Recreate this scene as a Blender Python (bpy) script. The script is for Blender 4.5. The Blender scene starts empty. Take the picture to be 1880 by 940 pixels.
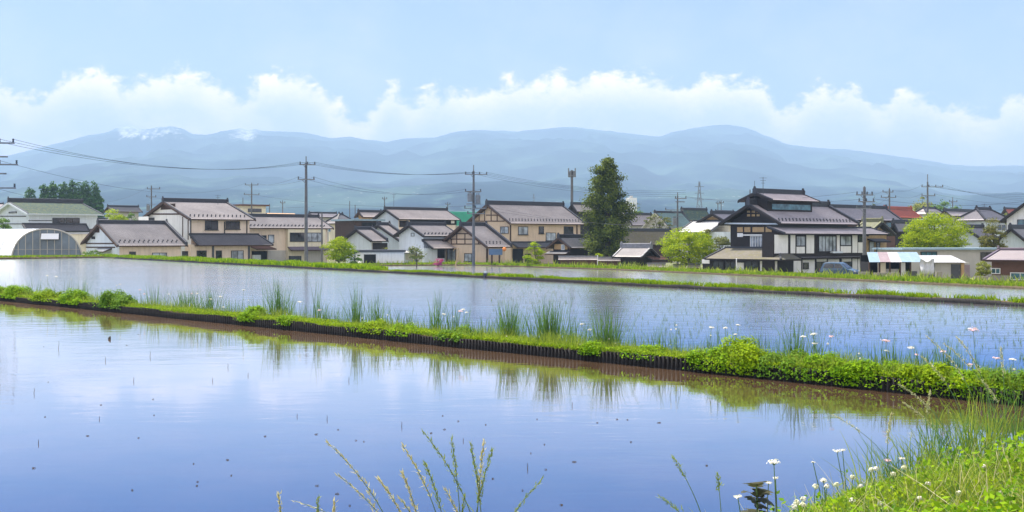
import bpy, math, random
import numpy as np
from mathutils import Vector, Matrix

random.seed(7)
RNG = np.random.default_rng(7)
SC = bpy.context.scene
COL = SC.collection
R = math.radians
F, CX, HY, CAMZ = 2200.0, 940.0, 440.0, 2.0      # focal length and principal point in photo pixels, eye height
GZ = -1.7                                        # village ground
P3Z = -1.5                                       # water level of the lower paddy


def at(px, py, D):
    return Vector(((px - CX) / F * D, D, CAMZ + (HY - py) / F * D))


def at_z(px, py, z):
    return at(px, py, F * (CAMZ - z) / (py - HY))


# ------------------------------------------------------------------ meshes
class MB:
    def __init__(s):
        s.v = []; s.f = []

    def add(s, vs, fs):
        b = len(s.v)
        s.v.extend([tuple(x) for x in vs])
        s.f.extend([tuple(b + i for i in f) for f in fs])
        return s

    def box(s, x0, x1, y0, y1, z0, z1):
        x0, x1 = sorted((x0, x1)); y0, y1 = sorted((y0, y1)); z0, z1 = sorted((z0, z1))
        vs = [(x, y, z) for z in (z0, z1) for x, y in ((x0, y0), (x1, y0), (x1, y1), (x0, y1))]
        return s.add(vs, [(3, 2, 1, 0), (4, 5, 6, 7), (0, 1, 5, 4), (1, 2, 6, 5), (2, 3, 7, 6), (3, 0, 4, 7)])

    def prism(s, pts, off):
        n = len(pts); off = Vector(off)
        a = [Vector(p) for p in pts]; b = [p + off for p in a]
        fs = [tuple(range(n - 1, -1, -1)), tuple(range(n, 2 * n))]
        fs += [(i, (i + 1) % n, n + (i + 1) % n, n + i) for i in range(n)]
        return s.add(a + b, fs)

    def beam(s, p, q, w, h, up=(0, 0, 1)):
        p = Vector(p); q = Vector(q); d = (q - p).normalized(); up = Vector(up)
        sd = d.cross(up)
        if sd.length < 1e-4: sd = d.cross(Vector((1, 0, 0)))
        sd.normalize(); u = sd.cross(d).normalized()
        pts = [p + sd * a * w / 2 + u * b * h / 2 for a, b in ((-1, -1), (1, -1), (1, 1), (-1, 1))]
        return s.prism(pts, q - p)

    def tube(s, pts, rad, n=8, cap=True):
        pts = [Vector(p) for p in pts]; rings = []
        if not hasattr(rad, '__len__'): rad = [rad] * len(pts)
        b = len(s.v)
        for i, p in enumerate(pts):
            d = (pts[min(i + 1, len(pts) - 1)] - pts[max(i - 1, 0)]).normalized()
            ref = Vector((0, 0, 1)) if abs(d.z) < .9 else Vector((1, 0, 0))
            sd = d.cross(ref).normalized(); u = sd.cross(d)
            for k in range(n):
                t = 2 * math.pi * k / n
                s.v.append(tuple(p + (sd * math.cos(t) + u * math.sin(t)) * rad[i]))
        for i in range(len(pts) - 1):
            for k in range(n):
                s.f.append((b + i * n + k, b + i * n + (k + 1) % n, b + (i + 1) * n + (k + 1) % n, b + (i + 1) * n + k))
        if cap:
            s.f.append(tuple(b + k for k in range(n - 1, -1, -1)))
            s.f.append(tuple(b + (len(pts) - 1) * n + k for k in range(n)))
        return s

    def ball(s, c, r, nu=8, nv=5, squash=(1, 1, 1)):
        b = len(s.v); c = Vector(c)
        for j in range(nv + 1):
            ph = math.pi * j / nv - math.pi / 2
            for i in range(nu):
                t = 2 * math.pi * i / nu
                s.v.append((c.x + r * squash[0] * math.cos(ph) * math.cos(t), c.y + r * squash[1] * math.cos(ph) * math.sin(t), c.z + r * squash[2] * math.sin(ph)))
        for j in range(nv):
            for i in range(nu):
                s.f.append((b + j * nu + i, b + j * nu + (i + 1) % nu, b + (j + 1) * nu + (i + 1) % nu, b + (j + 1) * nu + i))
        return s

    def grid(s, V, Q):
        b = len(s.v)
        s.v.extend(map(tuple, np.asarray(V).tolist()))
        s.f.extend(map(tuple, (np.asarray(Q) + b).tolist()))
        return s

    def moved(s, loc):
        l = Vector(loc)
        s.v = [(x - l.x, y - l.y, z - l.z) for x, y, z in s.v]
        return s

    def build(s, name, mat, parent=None, loc=None, smooth=False):
        """loc: the verts are in world space and the object stands at loc"""
        if loc is not None and parent is None: s.moved(loc)
        m = bpy.data.meshes.new(name)
        m.from_pydata(s.v, [], s.f); m.update()
        if smooth: m.shade_smooth()
        o = bpy.data.objects.new(name, m); COL.objects.link(o)
        m.materials.append(mat)
        if parent is not None: o.parent = parent
        elif loc is not None: o.location = loc
        return o


def np_obj(name, V, Q, mat, parent=None, loc=None, smooth=False):
    V = np.asarray(V, dtype=np.float32)
    if loc is not None and parent is None: V = V - np.array(loc, dtype=np.float32)
    Q = np.asarray(Q, dtype=np.int32); k = Q.shape[1]; n = len(Q)
    m = bpy.data.meshes.new(name)
    m.vertices.add(len(V)); m.vertices.foreach_set('co', V.ravel())
    m.loops.add(n * k); m.loops.foreach_set('vertex_index', Q.ravel())
    m.polygons.add(n); m.polygons.foreach_set('loop_start', np.arange(0, n * k, k, dtype=np.int32))
    m.update(calc_edges=True)
    if smooth: m.shade_smooth()
    o = bpy.data.objects.new(name, m); COL.objects.link(o); m.materials.append(mat)
    if parent is not None: o.parent = parent
    elif loc is not None: o.location = loc
    return o


def tag(o, label=None, cat=None, group=None, kind=None):
    if label: o['label'] = label
    if cat: o['category'] = cat
    if group: o['group'] = group
    if kind: o['kind'] = kind
    return o


def thing(name, label, cat, loc, rz=0, group=None):
    o = bpy.data.objects.new(name, None); COL.objects.link(o)
    o.empty_display_size = .2
    o.location = loc; o.rotation_euler = (0, 0, rz)
    return tag(o, label, cat, group)


def copy_tree(o, parent=None):
    c = o.copy(); COL.objects.link(c)
    if parent is not None: c.parent = parent
    for ch in [x for x in o.children]: copy_tree(ch, c)
    return c


# ------------------------------------------------------------------ materials
class NT:
    def __init__(s, tree): s.t = tree; s.n = tree.nodes; s.l = tree.links

    def node(s, typ, **kw):
        n = s.n.new(typ)
        for k, v in kw.items(): setattr(n, k, v)
        return n

    def put(s, sock, v):
        if isinstance(v, bpy.types.NodeSocket): s.l.new(v, sock)
        else: sock.default_value = v

    def math(s, op, a, b=None, c=None, clamp=False):
        n = s.node('ShaderNodeMath', operation=op, use_clamp=clamp)
        s.put(n.inputs[0], a)
        if b is not None: s.put(n.inputs[1], b)
        if c is not None: s.put(n.inputs[2], c)
        return n.outputs[0]

    def noise(s, vec, scale, detail=4, rough=.55, dim='3D', dist=0):
        n = s.node('ShaderNodeTexNoise', noise_dimensions=dim)
        if vec is not None: s.l.new(vec, n.inputs['Vector'])
        n.inputs['Scale'].default_value = scale; n.inputs['Detail'].default_value = detail
        n.inputs['Roughness'].default_value = rough; n.inputs['Distortion'].default_value = dist
        return n.outputs['Fac']

    def ramp(s, fac, stops, interp='LINEAR'):
        n = s.node('ShaderNodeValToRGB'); n.color_ramp.interpolation = interp
        e = n.color_ramp.elements
        while len(e) < len(stops): e.new(.5)
        for i, (p, c) in enumerate(stops):
            e[i].position = p; e[i].color = (*c, 1) if len(c) == 3 else c
        s.l.new(fac, n.inputs[0]); return n.outputs[0]

    def mix(s, fac, a, b, blend='MIX'):
        n = s.node('ShaderNodeMix', data_type='RGBA', blend_type=blend)
        s.put(n.inputs[0], fac)
        for i, x in ((6, a), (7, b)):
            s.put(n.inputs[i], (*x, 1) if isinstance(x, tuple) and len(x) == 3 else x)
        return n.outputs[2]

    def range(s, v, a, b, c=0., d=1., interp='LINEAR'):
        n = s.node('ShaderNodeMapRange', interpolation_type=interp)
        s.put(n.inputs[0], v)
        for i, x in enumerate((a, b, c, d)): s.put(n.inputs[i + 1], x)
        return n.outputs[0]

    def bump(s, h, strength=.3, dist=.02):
        n = s.node('ShaderNodeBump'); n.inputs['Strength'].default_value = strength
        n.inputs['Distance'].default_value = dist
        s.l.new(h, n.inputs['Height']); return n.outputs[0]


def new_mat(name):
    m = bpy.data.materials.new(name); m.use_nodes = True
    nt = NT(m.node_tree); nt.n.clear()
    out = nt.node('ShaderNodeOutputMaterial')
    return m, nt, out


def mk(name, col, rough=.8, var=.18, scale=1.2, spec=.3, bump=0., bscale=20, metal=0., streak=0.):
    m, nt, out = new_mat(name)
    tc = nt.node('ShaderNodeTexCoord').outputs['Object']
    p = nt.node('ShaderNodeBsdfPrincipled')
    n1 = nt.noise(tc, scale, 6, .65)
    lo = tuple(c * (1 - var) for c in col); hi = tuple(min(1, c * (1 + var)) for c in col)
    c = nt.ramp(n1, [(.3, lo), (.7, hi)])
    if streak:
        mp = nt.node('ShaderNodeMapping'); mp.inputs['Scale'].default_value = (3, 3, .35)
        nt.l.new(tc, mp.inputs[0])
        st = nt.range(nt.noise(mp.outputs[0], 1.5, 5, .6), .48, .72, 0, streak)
        c = nt.mix(st, c, tuple(x * .45 for x in col))
    nt.l.new(c, p.inputs['Base Color'])
    p.inputs['Roughness'].default_value = rough
    p.inputs['Specular IOR Level'].default_value = spec
    p.inputs['Metallic'].default_value = metal
    if bump:
        nt.l.new(nt.bump(nt.noise(tc, bscale, 3), bump), p.inputs['Normal'])
    nt.l.new(p.outputs[0], out.inputs[0])
    return m


def tiles(name, col, moss=None, mossamt=.5, rough=.5, spec=.3):
    m, nt, out = new_mat(name)
    tc = nt.node('ShaderNodeTexCoord').outputs['Object']
    p = nt.node('ShaderNodeBsdfPrincipled')
    big = nt.noise(tc, .35, 5, .6); small = nt.noise(tc, 4.5, 2, .5)
    c = nt.ramp(big, [(.3, tuple(x * .8 for x in col)), (.7, tuple(x * 1.18 for x in col))])
    c = nt.mix(nt.range(small, .35, .65, 0, .45), c, tuple(x * .62 for x in col))
    if moss:
        mm = nt.range(nt.noise(tc, 2.2, 7, .75), .58 - .2 * mossamt, .66 - .1 * mossamt, 0, .9)
        c = nt.mix(mm, c, moss)
        c = nt.mix(nt.range(nt.noise(tc, 3.3, 3, .7), .62, .68, 0, .8), c, (.30, .27, .16))
    oi = nt.node('ShaderNodeObjectInfo').outputs['Random']          # every roof has weathered a little differently
    c = nt.mix(1.0, c, nt.ramp(oi, [(0, (.72, .74, .78)), (.5, (1, .97, .95)), (1, (1.2, 1.12, 1.06))]), 'MULTIPLY')
    nt.l.new(c, p.inputs['Base Color'])
    p.inputs['Roughness'].default_value = rough; p.inputs['Specular IOR Level'].default_value = spec
    nt.l.new(p.outputs[0], out.inputs[0])
    return m


def leaf_mat(name, c0, c1, trans=.4, spec=.2, nscale=.8, gloss_rough=.6):
    m, nt, out = new_mat(name)
    geo = nt.node('ShaderNodeNewGeometry')
    tc = nt.node('ShaderNodeTexCoord').outputs['Object']
    rnd = geo.outputs['Random Per Island']
    f = nt.math('ADD', nt.math('MULTIPLY', rnd, .55), nt.math('MULTIPLY', nt.noise(tc, nscale, 3), .45))
    c = nt.ramp(f, [(.2, c0), (.75, c1)])
    p = nt.node('ShaderNodeBsdfPrincipled')
    nt.l.new(c, p.inputs['Base Color']); p.inputs['Roughness'].default_value = gloss_rough
    p.inputs['Specular IOR Level'].default_value = spec
    t = nt.node('ShaderNodeBsdfTranslucent')
    tcx = nt.mix(.6, c, (1.0, 1.0, .25), 'MULTIPLY')
    br = nt.node('ShaderNodeBrightContrast'); nt.l.new(tcx, br.inputs[0]); br.inputs[1].default_value = .02
    nt.l.new(br.outputs[0], t.inputs[0])
    mx = nt.node('ShaderNodeMixShader'); mx.inputs[0].default_value = trans
    nt.l.new(p.outputs[0], mx.inputs[1]); nt.l.new(t.outputs[0], mx.inputs[2])
    nt.l.new(mx.outputs[0], out.inputs[0])
    return m


def glass_mat(name, col, rough=.08):
    m, nt, out = new_mat(name)
    tc = nt.node('ShaderNodeTexCoord').outputs['Object']
    p = nt.node('ShaderNodeBsdfPrincipled')
    c = nt.ramp(nt.noise(tc, .9, 2), [(.35, tuple(x * .5 for x in col)), (.65, tuple(x * 1.5 for x in col))])
    nt.l.new(c, p.inputs['Base Color']); p.inputs['Roughness'].default_value = rough
    p.inputs['Specular IOR Level'].default_value = .7
    nt.l.new(p.outputs[0], out.inputs[0]); return m


M = {}
M['tile'] = tiles('tile_silver_grey', (.37, .345, .345))
M['tile_dark'] = tiles('tile_dark_grey', (.105, .105, .12))
M['tile_blue'] = tiles('tile_blue_grey', (.31, .29, .32))
M['tile_moss'] = tiles('tile_old_lichen', (.17, .16, .14), (.15, .145, .07), .5, .8, .2)
M['tile_green'] = tiles('tile_mossy_green', (.06, .105, .095), (.13, .16, .06), .5, .6, .3)
M['tile_teal'] = tiles('tile_teal', (.22, .33, .32), None)
M['tile_red'] = tiles('tile_red_metal', (.34, .085, .05), None)
M['tile_olive'] = tiles('tile_olive', (.25, .25, .16), (.20, .21, .08), .5, .7, .3)
M['ridge'] = mk('ridge_tiles', (.032, .033, .042), .5, .3, 3, .4)
M['ridge_light'] = mk('ridge_tiles_grey', (.20, .20, .22), .5, .25, 3, .4)
M['wood_dark'] = mk('dark_wood', (.020, .014, .013), .7, .3, 3)
M['wood_brown'] = mk('brown_wood', (.06, .032, .022), .7, .3, 3)
M['wood_tan'] = mk('tan_wood', (.42, .28, .14), .7, .2, 3)
M['beige'] = mk('beige_render', (.74, .61, .50), .9, .07, .6, .2, streak=.3)
M['beige2'] = mk('tan_render', (.66, .51, .38), .9, .08, .6, .2, streak=.3)
M['cream'] = mk('cream_render', (.74, .67, .52), .9, .07, .6, .2, streak=.3)
M['white'] = mk('white_plaster', (.78, .78, .77), .9, .05, .6, .2, streak=.3)
M['white2'] = mk('pale_blue_plaster', (.62, .68, .74), .9, .06, .6, .2, streak=.3)
M['greywall'] = mk('grey_render', (.46, .44, .41), .9, .1, .8, .2, streak=.2)
M['brownwall'] = mk('brown_cladding', (.13, .065, .045), .8, .15, 1.5, .3)
M['concrete'] = mk('concrete', (.34, .32, .27), .95, .25, 1.5, .15, .3, 12, streak=.4)
M['pole'] = mk('grey_concrete_pole', (.13, .13, .135), .8, .2, 2, .2)
M['steel'] = mk('dull_steel', (.16, .17, .18), .5, .2, 4, .5)
M['steel_dark'] = mk('dark_steel', (.05, .055, .065), .5, .2, 4, .5)
M['wire'] = mk('black_cable', (.03, .035, .045), .6, .1, 4)
M['frame_dark'] = mk('bronze_window_frame', (.022, .018, .018), .5, .2, 4, .4)
M['frame_white'] = mk('white_window_frame', (.7, .7, .7), .5, .1, 4, .4)
M['glass'] = glass_mat('window_glass', (.025, .028, .036))
M['glass_curtain'] = glass_mat('curtained_glass', (.32, .36, .42), .25)
M['glass_teal'] = glass_mat('teal_glass', (.06, .16, .20))
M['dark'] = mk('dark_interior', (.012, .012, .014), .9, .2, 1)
M['film'] = mk('greenhouse_film', (.82, .83, .85), .35, .04, 1, .5)
M['film_end'] = mk('greenhouse_shaded_end_film', (.13, .17, .22), .35, .3, .5, .5)  # shade on the end wall is put into its film colour
M['blue_sheet'] = mk('blue_corrugated', (.22, .31, .38), .5, .15, 2, .4)
M['white_sheet'] = mk('white_corrugated', (.40, .40, .42), .5, .06, 2, .4)
M['pink_sheet'] = mk('weathered_pink_sheet', (.26, .20, .22), .6, .2, 2, .4)
M['purple_sheet'] = mk('purple_metal_roof', (.12, .09, .115), .45, .12, 1.5, .5)
M['green_sheet'] = mk('green_metal_roof', (.035, .30, .17), .5, .1, .5, .4)
M['silver'] = mk('silver_cloth', (.50, .51, .53), .4, .15, 2, .5)
M['car_blue'] = mk('blue_car_paint', (.05, .10, .17), .2, .05, 1, .7)
M['car_white'] = mk('white_trim', (.8, .8, .82), .3, .03, 1, .5)
M['rubber'] = mk('tyre_rubber', (.015, .015, .016), .8, .1, 3)
M['orange_sheet'] = mk('orange_roof', (.62, .40, .22), .6, .12, 1)
M['lattice'] = mk('white_railing', (.8, .8, .8), .6, .03, 3)
M['bark'] = mk('bark', (.07, .055, .042), .9, .3, 6, .2, .4, 15)
M['black_sheet'] = mk('black_plastic_edging', (.011, .010, .011), .6, .45, 3, .1)
M['earth'] = mk('dyke_earth', (.11, .085, .05), .95, .3, 3, .1, .4, 25)
M['sign_blue'] = mk('blue_board', (.10, .16, .25), .6, .1, 3)
M['orange'] = mk('orange_paint', (.75, .24, .05), .6, .1, 3)
# foliage
M['leaf_cedar'] = leaf_mat('cedar_needles', (.022, .045, .008), (.17, .215, .026), .25, .05, .5)
M['leaf_bright'] = leaf_mat('bright_spring_leaves', (.13, .23, .004), (.44, .52, .004), .42, .05, .5)
M['leaf_mid'] = leaf_mat('mid_green_leaves', (.05, .13, .015), (.16, .28, .03), .38, .3, .6)
M['leaf_yellow'] = leaf_mat('yellow_green_leaves', (.13, .17, .02), (.33, .34, .05), .38, .3, .8)
M['leaf_far'] = leaf_mat('far_tree_leaves', (.02, .075, .02), (.09, .20, .045), .3, .08, .15)
M['leaf_olive'] = leaf_mat('olive_leaves', (.08, .10, .02), (.22, .24, .06), .3, .2, .5)
M['leaf_pine'] = leaf_mat('pine_needles', (.05, .08, .012), (.22, .20, .03), .3, .2, .8)
M['leaf_clover'] = leaf_mat('leafy_weed', (.06, .17, .004), (.26, .42, .008), .4, .05, 2.5)
M['leaf_weed2'] = leaf_mat('darker_weed', (.05, .13, .01), (.17, .31, .02), .38, .08, 2.5)
M['leaf_cover'] = leaf_mat('short_weeds', (.11, .22, .005), (.29, .40, .006), .38, .05, 2.5)
M['rush'] = leaf_mat('rush_blades', (.035, .105, .025), (.14, .27, .055), .3, .3, 2)
M['blade'] = leaf_mat('grass_blades', (.10, .19, .015), (.36, .42, .05), .38, .25, 1.5)
M['seedling'] = leaf_mat('rice_seedlings', (.10, .17, .08), (.20, .28, .13), .3, .2, 2)
M['azalea'] = leaf_mat('azalea_bloom', (.35, .04, .16), (.6, .10, .28), .3, .2, 2)
M['petal'] = leaf_mat('white_petals', (.62, .58, .55), (.85, .84, .80), .25, .2, 10)
M['petal_pink'] = leaf_mat('pink_petals', (.62, .36, .44), (.82, .66, .68), .25, .2, 10)
M['petal_cream'] = leaf_mat('cream_clover_head', (.55, .55, .35), (.85, .84, .68), .25, .2, 10)
M['stem'] = mk('flower_stem', (.10, .17, .06), .7, .3, 5)
M['seedhead'] = leaf_mat('straw_seed_head', (.30, .29, .13), (.66, .60, .40), .35, .3, 6)
M['seedgreen'] = leaf_mat('green_seed_head', (.12, .20, .05), (.32, .38, .14), .35, .3, 6)
M['dock'] = leaf_mat('dark_purple_green_leaf', (.03, .035, .018), (.075, .075, .028), .3, .4, 8)
M['straw'] = mk('dead_straw', (.06, .045, .03), .9, .4, 8)

# ------------------------------------------------------------------ leaf and blade generators


def unit(a): return a / np.maximum(np.linalg.norm(a, axis=1, keepdims=True), 1e-9)


def leaves(P, N, size, asp=.6, fold=0.0):
    """rhombic leaves at P facing N"""
    n = len(P); N = unit(N)
    t = unit(np.cross(N, RNG.normal(size=(n, 3)))); b = np.cross(N, t)
    s = np.broadcast_to(size, (n,)).reshape(-1, 1) * RNG.uniform(.7, 1.3, (n, 1))
    V = np.stack([P - t * s * .5, P + b * s * .5 * asp - N * s * fold, P + t * s * .5, P - b * s * .5 * asp - N * s * fold], 1).reshape(-1, 3)
    return V, np.arange(4 * n).reshape(-1, 4)


def blades(root, hgt, lean, width, segs=4, curve=1.7, face=1.0):
    """tapering blades: root (n,3), hgt (n), lean (n,2) horizontal tip offset"""
    n = len(root); t = np.linspace(0, 1, segs + 1)
    ang = RNG.normal(0, face, n)
    side = np.stack([np.cos(ang), np.sin(ang), np.zeros(n)], 1)
    hgt = np.broadcast_to(hgt, (n,)); width = np.broadcast_to(width, (n,))
    rows = []
    for k in t:
        c = root + np.stack([lean[:, 0] * k ** curve, lean[:, 1] * k ** curve, hgt * (k - .12 * k * k * np.minimum(1, np.linalg.norm(lean, axis=1) / np.maximum(hgt, .01)))], 1)
        w = (width * (1 - k) ** .7 * .5 + .0004).reshape(-1, 1)
        rows += [c - side * w, c + side * w]
    V = np.stack(rows, 1).reshape(-1, 3); m = 2 * (segs + 1)
    base = (np.arange(n) * m).reshape(-1, 1, 1)
    q = np.array([[2 * k, 2 * k + 1, 2 * k + 3, 2 * k + 2] for k in range(segs)]).reshape(1, segs, 4)
    return V, (base + q).reshape(-1, 4)


def join(parts):
    Vs, Qs, b = [], [], 0
    for V, Q in parts:
        Vs.append(V); Qs.append(Q + b); b += len(V)
    return np.concatenate(Vs), np.concatenate(Qs)


def vnoise(x, y, seed=0):
    xi = np.floor(x).astype(np.int64); yi = np.floor(y).astype(np.int64); fx = x - xi; fy = y - yi
    fx = fx * fx * (3 - 2 * fx); fy = fy * fy * (3 - 2 * fy)

    def h(a, b):
        k = (a * 374761393 + b * 668265263 + seed * 1442695041) & 0x7fffffff
        k = ((k ^ (k >> 13)) * 1274126177) & 0x7fffffff
        return ((k ^ (k >> 16)) & 0xffff) / 65535.
    return (h(xi, yi) * (1 - fx) + h(xi + 1, yi) * fx) * (1 - fy) + (h(xi, yi + 1) * (1 - fx) + h(xi + 1, yi + 1) * fx) * fy


def fbm(x, y, oct=5, seed=0):
    s = 0; a = .5; tot = 0
    for i in range(oct):
        s = s + a * vnoise(x, y, seed + i * 17); tot += a; a *= .5; x = x * 2.03 + 11.3; y = y * 2.03 + 5.7
    return s / tot
# ------------------------------------------------------------------ camera, sun, sky
cam = bpy.data.cameras.new('camera'); cam.sensor_width = 36; cam.lens = F / 1880 * 36
cam.shift_y = -(470 - HY) / 1880
cam.clip_start = .1; cam.clip_end = 60000
co = bpy.data.objects.new('camera', cam); COL.objects.link(co)
co.location = (0, 0, CAMZ); co.rotation_euler = (R(90), 0, 0); SC.camera = co

SUN_EL, SUN_AZ = 60.0, -47.0        # degrees; azimuth from +Y (ahead) towards +X (right)
sd = Vector((math.sin(R(SUN_AZ)) * math.cos(R(SUN_EL)), math.cos(R(SUN_AZ)) * math.cos(R(SUN_EL)), math.sin(R(SUN_EL))))
sl = bpy.data.lights.new('sun', 'SUN'); sl.energy = 5.0; sl.angle = R(.5); sl.color = (1, .93, .82)
so = bpy.data.objects.new('sun', sl); COL.objects.link(so)
so.rotation_euler = sd.to_track_quat('Z', 'Y').to_euler(); so.location = (0, 0, 60)

w = bpy.data.worlds.new('World'); SC.world = w; w.use_nodes = True
nt = NT(w.node_tree); nt.n.clear()
out = nt.node('ShaderNodeOutputWorld'); bg = nt.node('ShaderNodeBackground')
SKY_STR = .10
sky = nt.node('ShaderNodeTexSky', sky_type='NISHITA', sun_disc=False)
sky.sun_elevation = R(SUN_EL); sky.sun_rotation = R(SUN_AZ)
sky.altitude = 700; sky.air_density = 1.0; sky.dust_density = .5; sky.ozone_density = 3.0
hs = nt.node('ShaderNodeHueSaturation'); hs.inputs['Saturation'].default_value = 1.1
nt.l.new(sky.outputs[0], hs.inputs['Color'])
d = nt.node('ShaderNodeTexCoord').outputs['Generated']
sx = nt.node('ShaderNodeSeparateXYZ'); nt.l.new(d, sx.inputs[0])
x, y, z = sx.outputs
skyc = nt.mix(1.0, hs.outputs[0], (.83, .645, .77), 'MULTIPLY')
skyc = nt.mix(nt.range(z, .14, .36, 0, 1), skyc, nt.mix(1.0, skyc, (.45, .68, .90), 'MULTIPLY'))
az = nt.math('ARCTAN2', x, y)
azc = nt.math('MINIMUM', nt.math('MAXIMUM', az, -.75), .75)
hor = nt.math('SQRT', nt.math('ADD', nt.math('MULTIPLY', x, x), nt.math('MULTIPLY', y, y)))
el = nt.math('DIVIDE', nt.math('DIVIDE', z, nt.math('MAXIMUM', hor, .01)), nt.math('COSINE', azc))
elp = nt.math('MULTIPLY', el, F)                                       # tangent of elevation, scaled
axp = nt.math('MULTIPLY_ADD', nt.math('TANGENT', azc), F, CX)          # bearing, scaled
cu = nt.node('ShaderNodeFloatCurve'); c = cu.mapping.curves[0]
TOPS = [(-300, 265), (-60, 275), (0, 285), (30, 268), (90, 284), (170, 312), (230, 292), (260, 298), (340, 312), (400, 286), (440, 276), (490, 306),
        (530, 308), (585, 286), (620, 244), (670, 236), (720, 284), (755, 262), (800, 284), (860, 272), (940, 292), (1030, 300), (1110, 306),
        (1200, 302), (1270, 286), (1310, 300), (1400, 286), (1440, 250), (1500, 280), (1570, 284), (1625, 254), (1655, 276), (1740, 252), (1800, 236), (1860, 258), (2000, 262), (2200, 255)]
U0, U1 = -300., 2200.
pts = [((a - U0) / (U1 - U0), b / 400) for a, b in TOPS]
c.points[0].location = pts[0]; c.points[1].location = pts[-1]
for p in pts[1:-1]: c.points.new(*p)
cu.mapping.update()
nt.l.new(nt.range(axp, U0, U1, 0, 1), cu.inputs['Value'])
top = nt.math('MULTIPLY', cu.outputs[0], 400)
cv = nt.node('ShaderNodeCombineXYZ')
nt.l.new(nt.math('MULTIPLY', axp, .01), cv.inputs[0]); nt.l.new(nt.math('MULTIPLY', elp, .0135), cv.inputs[1])
nb = nt.noise(cv.outputs[0], 1.9, 8, .6, dist=.25)
nbig = nt.noise(cv.outputs[0], .55, 5, .55, dist=.3)
edge = nt.math('ADD', top, nt.math('MULTIPLY', nt.math('SUBTRACT', nb, .5), 125))
edge = nt.math('ADD', edge, nt.math('MULTIPLY', nt.math('SUBTRACT', nt.noise(cv.outputs[0], 7.5, 6, .65, dist=.4), .5), 46))
dens = nt.range(nt.math('SUBTRACT', edge, elp), -8, 26, 0, 1, 'SMOOTHSTEP')
# the body of the cloud bank has thin places; to the right it is thinner
right = nt.math('ADD', nt.range(axp, 1250, 1700, 0, .15), nt.range(axp, 500, 700, 0, .10))
depth = nt.range(nt.math('SUBTRACT', edge, elp), 25, 95, 0, 1)
thin = nt.range(nt.math('ADD', nt.math('MULTIPLY_ADD', nb, .45, nt.math('MULTIPLY', nbig, .55)), nt.math('MULTIPLY', right, -.75)), .40, .60, 0, 1, 'SMOOTHSTEP')
cov = nt.math('MULTIPLY', dens, nt.math('SUBTRACT', 1, nt.math('MULTIPLY', depth, nt.math('MULTIPLY', nt.math('SUBTRACT', 1, thin), .62))))
cshade = nt.ramp(nt.math('MULTIPLY_ADD', nb, .6, nt.math('MULTIPLY', depth, -.22)), [(.16, (.85, .72, .80)), (.46, (1.62, 1.15, 1.0))])
veil = nt.range(nt.noise(cv.outputs[0], .35, 6, .6), .45, .75, 0, .16)
kb = 1 / SKY_STR
csc = nt.node('ShaderNodeVectorMath', operation='SCALE'); nt.l.new(cshade, csc.inputs[0]); csc.inputs['Scale'].default_value = kb * 1.08
cloudc = csc.outputs[0]
veilf = nt.math('MULTIPLY', veil, nt.range(elp, 700, 300, 0, 1))
a = nt.mix(veilf, skyc, cloudc)
# unseen bright cloud overhead and behind the camera, added as neutral fill light
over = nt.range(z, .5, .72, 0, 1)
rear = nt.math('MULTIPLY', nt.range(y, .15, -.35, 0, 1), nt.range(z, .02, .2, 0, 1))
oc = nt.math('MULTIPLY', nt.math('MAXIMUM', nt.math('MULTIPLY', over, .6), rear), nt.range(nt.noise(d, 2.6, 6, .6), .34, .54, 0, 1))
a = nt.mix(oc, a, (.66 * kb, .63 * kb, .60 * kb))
a = nt.mix(nt.math('MULTIPLY', cov, .93), a, cloudc)
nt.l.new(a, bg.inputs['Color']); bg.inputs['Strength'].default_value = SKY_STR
nt.l.new(bg.outputs[0], out.inputs[0])

vs = SC.view_settings; vs.view_transform = 'Standard'; vs.look = 'None'; vs.gamma = 1; vs.exposure = 1.3
vs.use_curve_mapping = False
cy = SC.cycles
cy.max_bounces = 8; cy.transparent_max_bounces = 12; cy.volume_bounces = 0
cy.use_denoising = True; cy.sample_clamp_indirect = 6

# ------------------------------------------------------------------ haze
HB = 9300.0
hz = MB().box(-7600, 7600, -400, HB, -4, 1010).build('haze', None)
tag(hz, 'pale blue haze filling the valley between the village and the mountains', 'haze', kind='stuff')
m, nt, out = new_mat('haze_air')
pv = nt.node('ShaderNodeVolumePrincipled')
pv.inputs['Color'].default_value = (.475, .705, 1.0, 1); pv.inputs['Density'].default_value = 2.3e-4
pv.inputs['Anisotropy'].default_value = 0
nt.l.new(pv.outputs[0], out.inputs['Volume'])
hz.data.materials[0] = m

# ------------------------------------------------------------------ mountains
SKYL = [(-900, 380), (-500, 345), (-100, 310), (0, 289), (80, 270), (150, 251), (195, 243), (215, 235), (240, 232), (255, 237), (268, 238), (290, 233), (315, 231),
        (335, 237), (355, 247), (380, 247), (410, 241), (425, 238), (440, 235), (455, 239), (468, 236), (480, 241), (510, 241), (560, 243), (590, 250), (610, 254),
        (640, 251), (680, 257), (710, 261), (740, 254), (800, 252), (830, 243), (870, 238), (920, 240), (950, 241), (1000, 237), (1050, 232),
        (1090, 238), (1140, 243), (1180, 247), (1212, 251), (1240, 241), (1290, 233), (1335, 228), (1370, 235), (1400, 247), (1450, 266),
        (1500, 272), (1560, 275), (1620, 283), (1700, 294), (1750, 303), (1800, 305), (1880, 304), (2000, 306), (2300, 330), (2800, 370)]
nx, ny = 520, 150
u = np.linspace(-900, 2800, nx); Dm = 900 * (8900 / 900) ** np.linspace(0, 1, ny)
sk = HY - np.interp(u, [p[0] for p in SKYL], [p[1] for p in SKYL])
U, DD = np.meshgrid(u, Dm); SK = np.broadcast_to(sk, U.shape)
X = (U - CX) / F * DD
t = np.clip((DD - 900) / (8800 - 900), 0, 1)
fade = np.clip(t * 6, 0, 1) * np.clip((1 - t) * 5, 0, 1)
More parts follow.
